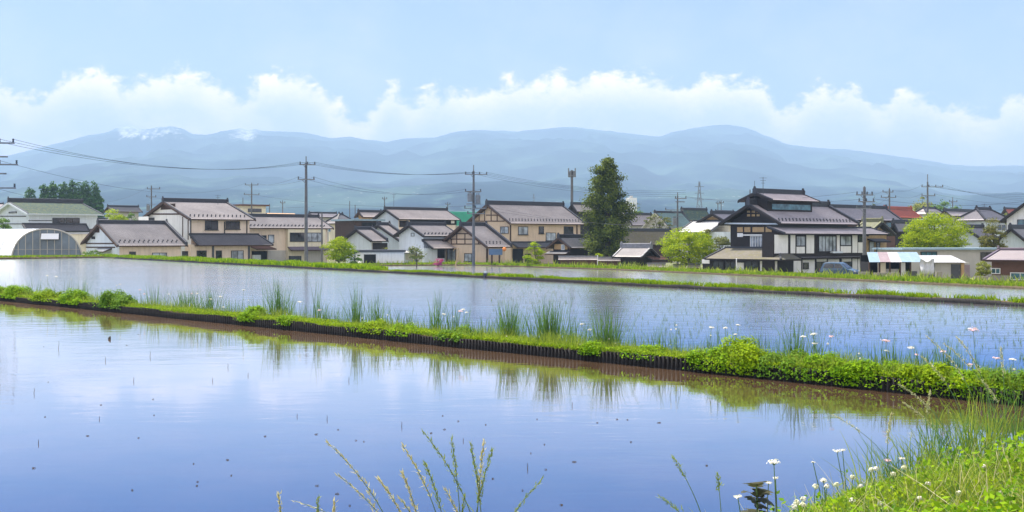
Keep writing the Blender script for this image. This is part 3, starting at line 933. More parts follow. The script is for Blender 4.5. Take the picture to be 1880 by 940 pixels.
# C
h = H('house', 'beige house with two wide upper windows standing behind the tall utility pole', 'house', 174, 404, 456, 613, 418, 397, wall='beige', guards=True, oh=.9)
h.win('f', 468, 489, 432, 441, 2, 'glass'); h.win('f', 492, 503, 431, 446, 1, 'glass_curtain')
h.block('f', 529, 598, 420, .75, 'cream')
h.win('f', 532, 560, 427, 444, 3, 'glass', d=.75); h.win('f', 562, 592, 427, 444, 3, 'glass_curtain', d=.75)
h.skirt('f', 528, 600, 453, 459, 1.1, roof='purple_sheet', deck='wood_brown', d=.75, ridge=False)
h.win('f', 530, 553, 470, 487, 1, 'glass', d=.75, name='door'); h.panel('f', 562, 590, 459, 487, 'greywall', 'shutter', d=.75, toground=True)
h.panel('f', 491, 528, 460, 487, 'greywall', 'shutter', d=.1, toground=True)
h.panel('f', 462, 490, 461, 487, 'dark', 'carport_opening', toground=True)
h.skirt('f', 456, 492, 451, 457, 2.6, roof='brownwall', deck='wood_brown', ridge=False, name='carport_roof')
h.panel('f', 463, 476, 468, 487, 'white2', 'stacked_boxes', d=.6, t=.5, toground=True)
# houses behind the left group


def flat_building(name, label, cat, D, x0, x1, y0, y1, wall='cream', roof='steel', depth=7., th=40, side=1, over=.5, wins=(), group=None, base=None, slope=0., fascia=.3):
    """flat roofed block; (x0, y0) is the near corner of its front face"""
    s = House.__new__(House); s.side = 1; s.th = R(th); s.D = D; s.zg = GZ; s.oh = 0; s.og = 0
    fx = (x0 - CX) / F * D; s.O = Vector((fx, D, GZ)); u = (math.cos(s.th), math.sin(s.th))
    k = x1 - CX; s.L = (k * D - fx * F) / (F * u[0] - k * u[1]); s.W = depth
    s.root = thing(name, label, cat, s.O, s.th, group)
    s.inv = (Matrix.Translation(s.O) @ Matrix.Rotation(s.th, 4, 'Z')).inverted()
    zt = CAMZ + (HY - y0) / F * D - GZ; s.ze = zt
    MB().box(0, s.L, 0, depth, -.4, zt - fascia).build('wall', M[wall], s.root)
    r = MB()
    r.prism([(-over, -over, zt - fascia + .004), (-over, depth + over, zt - fascia + slope), (-over, depth + over, zt + slope), (-over, -over, zt)], (s.L + 2 * over, 0, 0))
    r.build('roof', M[roof], s.root)
    s.roofm = s.deckm = s.ridgem = M[roof]
    for a in wins: s.win(*a)
    return s


flat_building('building', 'flat roofed pale block behind the right end of the left two storey house roof', 'building', 235, 443, 488, 375, 400, 'cream', 'brownwall', wins=[('f', 455, 480, 383, 390, 3, 'glass')])
H('house', 'small house whose orange roof shows behind the beige house by the tall pole', 'house', 245, 478, 499, 551, 398, 391, wall='cream', roof='orange_sheet', fine=False, rh=0)
h = H('house', 'pale yellow house with a grey hipped roof beyond the yellow green garden shrub', 'house', 205, 594, 617, 657, 410, 394, wall='cream', roof='tile', hip=('near', 'far'), hipk=.9, rh=.2)
h.win('f', 627, 641, 415, 426, 2, 'glass_teal', 'frame_white'); h.win('g', 603, 608, 418, 426, 1, 'glass_teal', 'frame_white')
H('house', 'distant house with a brownish grey roof left of the long ridged white gabled house', 'house', 240, 650, 665, 707, 398, 389, wall='wood_tan', roof='tile', fine=False)
flat_building('shed', 'open shed with a thin pale blue flat roof below the distant brownish grey roof', 'shed', 200, 650, 700, 402, 420, 'wood_brown', 'blue_sheet', depth=6, wins=[('f', 664, 692, 408, 418, 3, 'dark')])
h = H('house', 'long two storey house with the widest grey roof behind the small white gabled houses', 'house', 208, 682, 731, 846, 402, 384, wall='beige', wall_g='white2', deck='wood_dark')
h.panel('f', 733, 748, 405, 417, 'wood_dark', 'shutter'); h.panel('f', 752, 838, 404, 413, 'dark', 'verandah'); h.panel('f', 828, 834, 405, 410, 'white', 'sign_panel', d=.1)
h = H('house', 'small house with a grey white gable left of the white walled garden shed', 'house', 172, 624, 681, 713, 442, 421, wall='greywall', wall_g='white2', deck='wood_dark', verge=.4)
h.panel('f', 684, 711, 446, 460, 'wood_dark', 'boarding')
h = H('house', 'narrow grey roofed house squeezed between two white gabled houses', 'house', 180, 652, 735, 758, 443, 413, wall='white2', deck='wood_dark', verge=.4)
# white wall and garage in front of these
flat_building('garage', 'low white garden garage with a dark doorway beside the yellow green shrub', 'garage', 160, 662, 742, 459, 482, 'white', 'steel_dark', depth=5, th=14, over=.2,
              wins=[('f', 667, 691, 466, 485, 1, 'dark', 'frame_white'), ('f', 643, 660, 466, 486, 1, None, 'wood_brown')][:1])
h = H('house', 'white gabled house with a tall grey roof left of the tan timbered house', 'house', 168, 721, 777, 846, 433, 413, wall='white2', deck='wood_dark', guards=True)
h.win('g', 755, 761, 428, 434, 1, None, 'steel', name='vent')
h.skirt('f', 774, 822, 441, 456, 2.6, d=0.02)
h.block('f', 778, 816, 456, 1.6, 'white2')
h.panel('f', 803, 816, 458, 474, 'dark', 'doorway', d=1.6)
h.skirt('g', 741, 776, 460, 464, 2.2, roof='white_sheet', deck='steel', ridge=False, name='carport_roof')
h.panel('g', 745, 775, 466, 478, 'greywall', 'low_wall', d=1.2)
# J: tan timbered gable
h = H('house', 'tan house with a timber framed front gable right behind the transformer pole', 'house', 163, 800, 893, 941, 453, 414, wall='beige2', deck='wood_brown', verge=.5, guards=True, rh=.4, og=.8)
h.timbers('g', [(815, 448, 886, 448), (827, 439, 874, 439), (837, 429, 861, 429), (839, 428, 839, 448), (854, 428, 854, 448), (829, 438, 829, 448), (868, 438, 868, 448), (879, 444, 879, 449)], 'wood_brown', .13)
h.timbers('g', [(806, 450, 846, 417)], 'wood_tan', .5)
h.win('g', 822, 837, 457, 480, 2, 'glass_curtain', sill=True); h.win('g', 853, 867, 465, 480, 2, 'glass_curtain', sill=True)
h.timbers('f', [(894, 456, 894, 482)], 'wood_brown', .3)
# K
h = H('house', 'large two storey tan house with a timber framed gable left of the tall dark cedar', 'house', 180, 852, 936, 1078, 410, 375, wall='beige2', deck='wood_brown', guards=True, rh=.5, verge=.2, og=.8)
h.timbers('g', [(872, 406, 926, 406), (893, 395, 917, 395), (880, 391, 880, 406), (890, 386, 890, 406), (902, 386, 902, 406), (913, 392, 913, 406)], 'wood_brown', .14)
h.win('g', 919, 934, 416, 429, 2, 'glass_curtain')
for x0, x1, y0, y1, n, gl in ((951, 969, 416, 431, 2, 'glass_curtain'), (989, 998, 416, 429, 1, 'glass'), (1002, 1020, 427, 442, 2, 'glass_curtain'), (1035, 1052, 416, 429, 2, 'glass')):
    h.win('f', x0, x1, y0, y1, n, gl, sill=True)
h.timbers('f', [(937, 413, 937, 447), (1059, 412, 1059, 430)], 'wood_brown', .22)
h.skirt('f', 938, 1012, 445, 454, 1.5, roof='tile_dark', deck='wood_brown')
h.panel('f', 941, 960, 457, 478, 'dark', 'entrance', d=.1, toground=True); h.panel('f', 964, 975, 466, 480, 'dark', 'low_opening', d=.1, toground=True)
H('house', 'house with only its dark walled upper roof showing just left of the cedar top half', 'house', 225, 1040, 1058, 1120, 388, 375, wall='wood_dark', deck='wood_dark')
h = H('house', 'small dark walled house with a tan gable panel at the foot of the cedar', 'house', 160, 1003, 1047, 1092, 455, 436, wall='wood_dark', deck='wood_brown', guards=False)
h.panel('g', 1018, 1042, 448, 458, 'wood_tan', 'gable_panel'); h.win('g', 1031, 1037, 449, 459, 1, 'glass_curtain', 'frame_white', d=.08)
h.skirt('g', 1010, 1047, 461, 466, 1., roof='tile_dark', ridge=False)


def tiled_wall(label, D, x0, x1, ytop, h=1.6, mat='brownwall', capm='tile', base='wood_tan'):
    """garden wall with a little tiled roof; parallel to the picture, a metre deep cap"""
    a = at(x0, ytop, D); L = (x1 - x0) / F * D; zt = a.z - GZ
    o = thing('garden_wall', label, 'garden wall', (a.x, D, GZ), R(-5))
    MB().box(.15, L - .15, .35, .55, -.3, zt - .3).build('wall', M[mat], o)
    V, Q = slope_grid(0, L, 0, L, -.1, zt - .42, .45, zt - .05, row=.18, pitch=.28)
    V2, Q2 = slope_grid(0, L, 0, L, 1.0, zt - .42, .45, zt - .05, row=.5, sub=2)
    np_obj('tile_cap', *join([(V, Q), (V2, Q2)]), M[capm], o)
    MB().box(-.03, L + .03, .33, .57, zt - .07, zt + .1).build('ridge_cap', M['ridge_light'], o)
    MB().prism([(.02, -.08, zt - .425), (.02, .45, zt - .06), (.02, .98, zt - .425)], (L - .04, 0, 0)).build('eave_board', M['wood_dark'], o)
    return o


tiled_wall('long tile capped garden wall running left of the cedar trunk', 150, 1025, 1098, 471)
tiled_wall('short tile capped garden wall between the cedar trunk and the little gatehouse', 149, 1097, 1140, 473)
tiled_wall('low tile capped wall with a reddish face under the big bright green tree', 140, 1188, 1222, 484, mat='brownwall')
tiled_wall('short low tiled wall right of the bright green tree trunk', 139, 1236, 1260, 486, mat='brownwall')
tiled_wall('end piece of low tiled wall touching the big dark timbered house', 138, 1264, 1286, 485, mat='brownwall')
h = H('gatehouse', 'small dark wooden gatehouse with a light grey tiled roof right of the cedar', 'gatehouse', 144, 1212, 1179, 1124, 472, 455, wall='wood_dark', deck='wood_dark', side=-1, ridge='ridge_light', oh=.9, rh=.45, roof='tile')
h.skirt('g', 1185, 1213, 470, 477, 1.2, roof='brownwall', ridge=False)
H('house', 'long low house with a lichen covered roof between cedar and bright green tree', 'house', 188, 1118, 1150, 1246, 449, 424, wall='wood_brown', roof='tile_moss', deck='wood_dark')
H('house', 'grey blue roofed house right beside the upper cedar and below the white tower', 'house', 238, 1138, 1160, 1206, 413, 394, wall='greywall', roof='tile_blue', fine=False)
h = H('house', 'house with a pale teal roof and climbing plants over its front gable', 'house', 212, 1177, 1228, 1278, 418, 390, wall='greywall', roof='tile_teal', deck='greywall', rh=.2)
vine = [(0, 0)]
H('house', 'dark teal roofed house behind the pale teal one and the slanted pole', 'house', 245, 1240, 1262, 1308, 404, 385, wall='greywall', roof='tile_green', fine=False)
h = H('house', 'white house with a low white metal roof left of the big dark timbered house', 'house', 178, 1273, 1340, 1402, 411, 392, wall='cream', deck='wood_dark', roof='tile_blue')
h.panel('g', 1290, 1320, 399, 406, 'wood_tan', 'gable_panel')
h.skirt('g', 1272, 1332, 406, 426, 3.6, roof='white_sheet', deck='steel', ridge=True)
h.block('g', 1278, 1330, 426, 2.8, 'white2')

# P: big dark timbered house
h = H('farmhouse', 'grand dark timbered farmhouse with a raised roof lantern and white panelled lower walls', 'house', 128, 1318, 1432, 1579, 410, 375, wall='wood_dark', deck='wood_dark', guards=True, rh=.5, verge=.3, roof='tile_blue', og=1.1, oh=.9)
ym = h.W / 2
lw = 1.55
(a0, zb), (a1, _) = h.hit(1409, 366, 'f', h.oh - (ym - lw)), h.hit(1491, 366, 'f', h.oh - (ym - lw))
(e0, ze), (e1, _) = h.hit(1417, 367, 'f', h.oh - (ym - lw - .8)), h.hit(1506, 367, 'f', h.oh - (ym - lw - .8))
zrl = CAMZ + (HY - 353) / F * (128 + ym * h.v[1]) - GZ
MB().box(a0, a1, ym - lw, ym + lw, h.zr - 1.6, ze + .25).build('lantern_wall', M['wood_dark'], h.root)
MB().box(a0 + .8, a1 - .4, ym - lw - .06, ym - lw - .004, h.zr - .55, h.zr + .05).build('lantern_window', M['glass_teal'], h.root)
h.roof_block(e0, e1, ym - lw - .8, ym + lw + .8, ze, zrl, rh=.38, names=('lantern_roof', 'lantern_roof_deck', 'lantern_ridge_cap'))
h.timbers('g', [(1320, 410, 1430, 411)], 'white2', .16, d=.4, name='tie_beam')
h.panel('g', 1372, 1395, 387, 397, 'wood_tan', 'gable_panel'); h.timbers('g', [(1379, 386, 1379, 398), (1388, 386, 1388, 398), (1371, 392, 1396, 392)], 'wood_dark', .14, d=.05, name='gable_lattice')
for x0, x1 in ((1354, 1364), (1367, 1378), (1382, 1403), (1406, 1417)): h.panel('g', x0, x1, 417, 426, 'wood_tan', 'plaster_panel')
h.panel('g', 1354, 1364, 428, 435, 'white', 'plaster_panel')
h.win('g', 1378, 1402, 433, 454, 5, 'glass_curtain', 'frame_white', d=.05); h.panel('g', 1368, 1407, 430.5, 432.5, 'white', 'window_hood', t=.6)
# front range: white panelled walls under a mid roof
fr = 1.5
h.block('f', 1420, 1586, 428, fr, 'wood_dark', zb=-.4)
h.skirt('f', 1408, 1597, 416.5, 429, fr + .8, roof='tile_blue', deck='wood_dark', hipr=.6)
for x0, x1, y0, y1 in ((1421.5, 1446, 431, 465), (1451, 1459.5, 431, 465), (1462, 1477, 453, 465), (1480, 1494, 431, 465), (1536, 1541, 431, 462), (1543, 1562, 452, 464), (1564.5, 1573.5, 431, 464), (1575, 1585, 445, 464),
                       (1452, 1470, 477, 500), (1473, 1495, 477, 501), (1520, 1540, 476, 500), (1564.5, 1573.5, 475, 498), (1575, 1585, 475, 497), (1499, 1517, 475, 480), (1545, 1562, 475, 480)):
    h.panel('f', x0, x1, y0, y1, 'white', 'plaster_panel', d=fr)
h.win('f', 1461, 1478, 433, 452, 2, 'glass_curtain', d=fr); h.win('f', 1502, 1534, 433, 462, 5, 'glass_curtain', 'frame_dark', d=fr); h.win('f', 1542, 1562, 433, 451, 2, 'glass_curtain', d=fr)
h.win('f', 1575, 1585, 433, 444, 1, 'glass', d=fr); h.panel('f', 1524, 1542, 461.5, 464.5, 'white2', 'window_box', d=fr, t=.4)
h.win('f', 1474, 1484, 482, 494, 1, 'glass', d=fr + .06); h.win('f', 1498, 1518, 481, 500, 2, 'glass', d=fr + .01); h.win('f', 1543, 1563, 481, 499, 2, 'glass', d=fr + .01)
h.skirt('f', 1446, 1588, 467, 473, fr + .55, roof='tile_dark', deck='wood_dark', ridge=False, name='pent_roof')
# left single storey range under the gable
h.skirt('g', 1332, 1431, 455, 476, 3.6, roof='tile_moss', deck='wood_dark', hipl=3.0)
h.block('g', 1290, 1428, 474, 2.7, 'wood_dark', zb=-.4)
for x0, x1, y0, y1 in ((1289, 1303, 476, 484), (1353, 1366, 482, 497), (1396, 1409.5, 479, 498), (1411.5, 1427, 479, 499)): h.panel('g', x0, x1, y0, y1, 'white', 'plaster_panel', d=2.7)
for x0, x1 in ((1309, 1330), (1331, 1352), (1368, 1393)): h.win('g', x0, x1, 479, 499, 2, 'glass', 'wood_dark', d=2.7, name='sliding_door')
MB().tube([(h.xa + 1.1, ym, h.zr + .3), (h.xa + 1.1, ym, h.zr + 2.6)], .025, 5).build('aerial', M['steel_dark'], h.root)

h = H('house', 'wide grey roofed house close behind the right end of the grand dark farmhouse', 'house', 168, 1478, 1540, 1658, 403, 380, wall='brownwall', roof='tile_blue', deck='wood_dark', verge=.2, guards=False)
h.win('f', 1626, 1636, 408, 418, 1, 'glass_teal'); h.panel('f', 1600, 1622, 408, 430, 'greywall', 'wall_panel')
h = H('house', 'olive tiled gable house with tan wall right of the tall pole by the dark farmhouse', 'house', 141, 1646, 1593, 1556, 431, 407, wall='wood_tan', roof='tile_olive', deck='wood_dark', side=-1, ridge='tile_olive', oh=.9, og=.9)
h.win('g', 1595, 1604, 443, 472, 1, 'glass_curtain', 'wood_brown'); h.win('g', 1608, 1615, 445, 465, 1, 'glass', 'wood_brown'); h.skirt('g', 1592, 1622, 438, 443, 1.0, roof='tile_dark', ridge=False)
H('house', 'house with a rust red roof behind the wide grey roof', 'house', 205, 1602, 1645, 1694, 399, 383, wall='greywall', roof='tile_red', deck='wood_brown', ridge='tile_red')
H('house', 'small blue grey hipped roof house peeping above the bright yellow green tree', 'house', 230, 1674, 1702, 1738, 393, 382, wall='white2', roof='tile_blue', hip=('near', 'far'), hipk=.9, fine=False, rh=.15)
H('house', 'low dark house partly hidden left of the bright yellow green tree', 'house', 165, 1632, 1648, 1705, 425, 409, wall='wood_dark', roof='tile_blue', deck='wood_dark')
H('house', 'tiny grey roofs of a house between the yellow green tree and the white hipped house', 'house', 222, 1722, 1745, 1802, 396, 387, wall='greywall', roof='tile_blue', fine=False)
h = H('house', 'pale blue walled house with a big grey hipped roof behind the small garden pine', 'house', 166, 1752, 1809, 1858, 404, 384, wall='white2', roof='tile_blue', hip=('near', 'far'), hipk=.8, rh=.25)
h.win('g', 1775, 1790, 411, 420, 2, 'glass_teal', 'frame_white'); h.win('f', 1830, 1846, 412, 424, 2, 'glass', 'frame_white')
h = H('house', 'low white walled house with a dark edged gable under the hipped house', 'house', 151, 1738, 1802, 1836, 438, 418, wall='white2', roof='tile_blue', deck='wood_dark')
h = H('house', 'white two storey house with a dark edged gable cut by the right picture edge', 'house', 150, 1834, 1948, 2040, 406, 366, wall='white', roof='tile_dark', deck='wood_dark')
h.win('g', 1868, 1890, 403, 413, 2, 'glass_teal')
h = H('house', 'pale house with a purplish grey roof below the white gable at the right edge', 'house', 141, 1820, 1890, 1960, 448, 419, wall='white2', roof='tile', deck='wood_dark')
flat_building('shed', 'long low grey shed with a thin teal edged roof under the yellow green tree', 'shed', 118, 1660, 1868, 455.5, 486, 'greywall', 'blue_sheet', depth=6, th=8, over=.4, fascia=.18,
              wins=[('f', 1800, 1824, 463, 478, 2, 'glass'), ('f', 1690, 1720, 462, 474, 3, 'glass_teal')])
h = H('house', 'brown clad low house with a ribbed purple metal roof at the right picture edge', 'house', 103, 2012, 1962, 1803, 479, 460, wall='brownwall', roof='purple_sheet', deck='wood_brown', side=-1, rh=.12, ridge='purple_sheet', base=.5)
h.win('f', 1820, 1837, 492, 503, 2, 'glass_teal', 'frame_white'); h.win('f', 1855, 1892, 500, 522, 2, 'glass_teal', 'frame_white')

# open sheds with corrugated sheet roofs
D = 108.


def open_shed():
    a = at(1592, 481, D); L = 100 / F * D; zt = a.z - GZ
    o = thing('open_shed', 'open lean to shed with patched blue and white corrugated roof by the tall right pole', 'shed', (a.x, D, GZ), R(3))
    n = 5; sh = .9
    for i, mt in enumerate(('blue_sheet', 'pink_sheet', 'white_sheet', 'blue_sheet', 'blue_sheet')):
        V, Q = slope_grid(L * i / n, L * (i + 1) / n - .01, L * i / n, L * (i + 1) / n - .01, -.6, zt - .02 + .012 * (i % 2), 2.6, zt + .85, pitch=.13, sub=4, row=9, amp=.03, step=0)
        V[:, 0] += sh * (1 - .3 * i / n) * (V[:, 1] + .6) / 3.2
        np_obj('roof_sheet', V, Q, M[mt], o)
    for i in range(6):
        MB().box(L * i / 5.2 + .05, L * i / 5.2 + .17, -.3, -.18, -.3, zt).build('post', M['wood_brown'], o)
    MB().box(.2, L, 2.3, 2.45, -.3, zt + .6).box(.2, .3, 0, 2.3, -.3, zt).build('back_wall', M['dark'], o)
    MB().box(1.05, 1.75, .1, .3, -.3, zt - .05).build('boarding', M['cream'], o)
    MB().box(3.1, 3.55, .1, .3, -.3, zt - .05).build('boarding', M['white'], o)
    MB().box(1.8, 3.05, .4, .6, -.3, zt * .62).build('stacked_boards', M['greywall'], o)
    MB().box(3.6, 4.75, .4, .6, -.3, zt * .5).build('stacked_boards', M['steel'], o)
    o = thing('shed', 'grey plank hut with pale sloping roof and dark door beside the open shed', 'shed', at(1712, 515, D) * 1, R(3))
    o.location.z = GZ
    L = 74 / F * D; zt = (CAMZ + (HY - 481) / F * D) - GZ
    MB().box(.2, L * .95, 0, 2.4, -.3, zt - .05).build('wall', M['greywall'], o)
    V, Q = slope_grid(-1.0, L * .78, -1.2, L * .9, -.6, zt - .05, 2.7, zt + .55, pitch=.13, row=9, amp=.03, step=0)
    np_obj('roof', V, Q, M['white_sheet'], o)
    dr = MB().box(L * .47, L * .70, -.06, -.004, -.3, zt - .2).build('door', M['steel_dark'], o)
    MB().box(L * .66, L * .68, -.1, -.06, .9, 1.0).build('handle', M['steel'], dr)
    MB().box(L * .71, L * .79, -.14, -.005, -.3, zt - .1).build('corner_post', M['wood_tan'], o)
    MB().box(L * .80, L * .94, -.05, -.006, -.3, zt - .25).build('boarding', M['pink_sheet'], o)
    # silver tarpaulin hanging beside the hut
    a = at(1690, 478, D - .9); n = 14
    V = []
    for j in range(9):
        for i in range(n):
            x = i / (n - 1) * 1.2; V.append((x, .10 * math.sin(i * 1.3 + j * .35) + .12 * math.sin(j * .8), -1.28 * j / 8 + (.14 * math.cos(i * .5) if j == 0 else 0)))
    Q = [(j * n + i, j * n + i + 1, (j + 1) * n + i + 1, (j + 1) * n + i) for j in range(8) for i in range(n - 1)]
    t = np_obj('tarpaulin', np.array(V), np.array(Q), M['silver'], smooth=True); t.location = a
    tag(t, 'silver tarpaulin hanging between the open shed and the grey hut', 'tarpaulin')


open_shed()
for x0, x1, y0, hh, lab in ((1577, 1597, 499, 1.0, 'short tan concrete block wall just right of the blue car'), (1605, 1652, 500.5, .95, 'long low concrete block wall in front of the open corrugated shed'),
                            (1690, 1706, 502, .95, 'concrete block pillar under the silver tarpaulin'), (1719, 1730, 499, 1.1, 'narrow tall concrete block stack at the left of the grey hut'),
                            (1790, 1815, 507, .9, 'concrete block base under the round yellow shrub')):
    a = at(x0, y0, 105.5 if x1 < 1660 else 99.5 if x0 < 1780 else 94.5); L = (x1 - x0) / F * a.y
    mb = MB(); n = max(1, int(L / .4)); z0 = -.3; zt = a.z - GZ
    for r in range(int((zt + .3) / .2)):
        for c in range(n):
            o_ = (r % 2) * .5; mb.box(L * (c) / n + .006, L * (c + 1) / n - .006, .012 * random.random(), .22, zt - (r + 1) * .2 + .006, zt - r * .2)
    o = mb.build('block_wall', M['concrete']); o.location = (a.x, a.y, GZ); tag(o, lab, 'wall')

# greenhouse


def greenhouse():
    D = 141.; a = at(20, 474, D); b = at(144, 474, D)
    wdt = 122 / F * D / math.cos(R(14)); o = thing('greenhouse', 'arched plastic film greenhouse with a dark gridded end wall at the left edge', 'greenhouse', (a.x, D, GZ), R(14))
    base = 2 - (474 - 440) / F * D - GZ; Hh = CAMZ + (HY - 420.5) / F * D - GZ
    n = 28; prof = []
    for i in range(n + 1):
        t = math.pi * i / n; c = math.cos(t); s_ = math.sin(t)
        prof.append((wdt / 2 - wdt / 2 * math.copysign(abs(c) ** .86, c), Hh * s_ ** .74 if s_ > 0 else 0))
    ax = Vector((-.72, .69, 0)) * 30; ax.rotate(Matrix.Rotation(-R(14), 3, 'Z'))
    V = []; Q = []; m_ = 24
    for j in range(m_ + 1):
        for i, (x, z) in enumerate(prof):
            q = Vector((x, 0, max(z, 0))) + ax * (j / m_); r = 1 + .006 * math.sin(j * 2.1 + i)
            V.append((q.x, q.y, q.z * r))
    for j in range(m_):
        for i in range(n): Q.append((j * (n + 1) + i, j * (n + 1) + i + 1, (j + 1) * (n + 1) + i + 1, (j + 1) * (n + 1) + i))
    np_obj('film_cover', np.array(V), np.array(Q), M['film'], o, smooth=True)
    mb = MB(); mb.add([(x, .02, z) for x, z in prof] + [(wdt, .02, -.3), (0, .02, -.3)], [tuple(range(n + 3))]); mb.build('end_wall', M['film_end'], o)
    mb = MB(); mb.tube([(x, -.05, z + .01) for x, z in prof], .09, 6)
    for k in range(1, 10):
        x = wdt * k / 10; z = np.interp(x, [p[0] for p in prof], [p[1] for p in prof]); mb.box(x - .035, x + .035, -.05, .0, -.3, z)
    for z in (1.0, 1.75, 2.55):
        xs_ = [p[0] for p in prof if p[1] > z]; mb.box(min(xs_), max(xs_), -.06, -.004, z - .02, z + .02)
    mb.build('arch_frame', M['greywall'], o)
    for j in range(1, 8):
        mb = MB(); q = ax * (j / 8); mb.tube([(x + q.x, q.y, z * 1.012 + .02) for x, z in prof], .03, 5); mb.build('hoop', M['white2'], o)
    V2 = at(71, 432, D); x0 = wdt * (72 - 20) / 124; x1 = wdt * (102 - 20) / 124; z1 = CAMZ + (HY - 429) / F * D - GZ; z0 = CAMZ + (HY - 439.5) / F * D - GZ
    fl = MB().prism([(x0, -.08, z1), (x1, -.08, z1), (x1 + .02, -.5, z0), (x0 - .02, -.5, z0)], (0, -.03, .03)).build('vent_flap', M['film'], o)
    MB().box(x0 - .05, x1 + .05, -.54, -.49, z0 - .03, z0 + .03).build('flap_bar', M['steel'], fl)
    MB().box(x0 - .06, x1 + .06, -.06, -.01, z0 - .08, z1 + .06).build('vent_opening', M['dark'], o)
    MB().box(wdt * .42, wdt * .60, -.07, -.01, -.3, 2.0).build('door', M['film_end'], o)
    flat_building('shed', 'pale cream flat roofed shed between the greenhouse and the low beige house', 'shed', 156, 104, 159, 427, 470, 'cream', 'white_sheet', depth=7, th=6, over=.25, fascia=.2)


greenhouse()
# far roofs that fill the town behind
for D, xg, xf, xr, ye, yr, rf, lab in (
        (260, -60, -30, 22, 384, 374, 'tile_blue', 'blue grey roof cut by the left edge behind the green roofed house'),
        (250, 190, 205, 262, 388, 379, 'tile_dark', 'dark roof low behind the shrubs right of the green roofed house'),
        (270, 560, 575, 625, 398, 391, 'tile_blue', 'blue grey roof far behind between the two poles left of the pale yellow house'),
        (255, 150, 172, 230, 407, 402, 'tile_dark', 'dark low ridge just right of the green roofed house wall'),
        (262, 1105, 1120, 1168, 396, 388, 'tile', 'grey roof mostly hidden behind the cedar'),
        (270, 1585, 1600, 1640, 392, 386, 'tile_blue', 'blue roof far behind left of the rust red roof'),
        (268, 1838, 1850, 1885, 392, 383, 'tile_red', 'small red roof far away right of the big grey hipped roof'),
        (275, 480, 492, 530, 402, 396, 'tile_dark', 'dark roof ridge far behind left of the orange roof'),
        (280, 1308, 1320, 1352, 394, 388, 'tile_dark', 'dark distant roof directly behind the white house left of the farmhouse')):
    H('house', lab, 'house', D, xg, xf, xr, ye, yr, wall='greywall', roof=rf, fine=False, rh=.2)
gsh = H('warehouse', 'bright green metal roofed warehouse behind the transformer pole', 'warehouse', 252, 798, 822, 905, 414, 388, wall='greywall', roof='green_sheet', deck='greywall', rh=0, fine=False)


def tower(D, x0, x1, y0):
    a = at(x0, y0, D); L = (x1 - x0) / F * D; o = thing('apartment_block', 'white apartment tower far away right of the cedar', 'building', (a.x, D, GZ), R(12)); zt = a.z - GZ
    MB().box(0, L, 0, L, -1, zt).build('wall', M['white'], o)
    for i in range(7):
        for j in range(3):
            x = L * (.12 + .28 * j); z = zt - 1.2 - i * 1.9
            if z > 1: MB().box(x, x + L * .18, -.1, -.01, z - .9, z).build('window', M['white2'], o)
    MB().box(L * .3, L * .6, L * .3, L * .6, zt, zt + 1.0).build('roof_hut', M['greywall'], o)


tower(620, 1154, 1170, 363)
# blue car


def car():
    D = 112.; a = at(1542, 508, D); o = thing('car', 'small dark blue car parked at the verge beside the farmhouse', 'car', (a.x, D, GZ), R(-38))
    prof = [(-1.7, .32), (-1.72, .75), (-1.62, 1.0), (-1.35, 1.52), (-.9, 1.60), (.1, 1.58), (.35, 1.5), (.95, 1.02), (1.55, .86), (1.7, .72), (1.72, .34)]
    mb = MB(); W_ = .72
    def ring(k, y): return [(x, y * (1 - .22 * max(0, z - 1.0) / .6), z) for x, z in prof]
    n = len(prof); A = ring(0, -W_); B = ring(0, W_)
    mb.add(A + B, [tuple(range(n)), tuple(range(2 * n - 1, n - 1, -1))] + [(i, n + i, n + (i + 1) % n, (i + 1) % n) for i in range(n)])
    body = mb.build('body', M['car_blue'], o, smooth=False)
    bv = body.modifiers.new('b', 'BEVEL'); bv.width = .06; bv.segments = 3; bv.limit_method = 'ANGLE'
    for sg in (-1, 1):
        y = sg * W_
        mb = MB()
        f = lambda x, z: (x, y * (1 - .22 * max(0, z - 1.0) / .6) + sg * .012, z)
        mb.prism([f(-1.35, 1.05), f(-.35, 1.05), f(-.35, 1.47), f(-1.15, 1.47)], (0, sg * .01, 0)); mb.prism([f(-.25, 1.05), f(.7, 1.05), f(.28, 1.45), f(-.25, 1.47)], (0, sg * .01, 0))
        mb.build('side_window', M['glass'], o)
        for x in (-1.1, 1.1):
            wl = MB().tube([(x, y - sg * .1, .29), (x, y + sg * .03, .29)], .29, 16).build('wheel', M['rubber'], o)
            MB().tube([(x, y + sg * .03, .29), (x, y + sg * .04, .29)], .18, 12).build('rim', M['steel'], wl)
        MB().box(1.6, 1.735, sg * .62, sg * .38, .70, .84).build('headlight', M['car_white'], o)
        MB().box(-1.735, -1.69, sg * .66, sg * .5, .72, .98).build('tail_light', M['tile_red'], o)
        MB().box(.55, .7, sg * .73, sg * .88, 1.02, 1.16).build('wing_mirror', M['car_blue'], o)
    MB().prism([(.40, -.5, 1.46), (.40, .5, 1.46), (.92, .6, 1.06), (.92, -.6, 1.06)], (.02, 0, .02)).build('windscreen', M['glass'], o)
    MB().prism([(-1.39, -.5, 1.46), (-1.39, .5, 1.46), (-1.62, .6, 1.06), (-1.62, -.6, 1.06)], (-.02, 0, .02)).build('rear_window', M['glass'], o)
    MB().box(1.68, 1.76, -.6, .6, .34, .5).build('bumper', M['steel_dark'], o)


car()
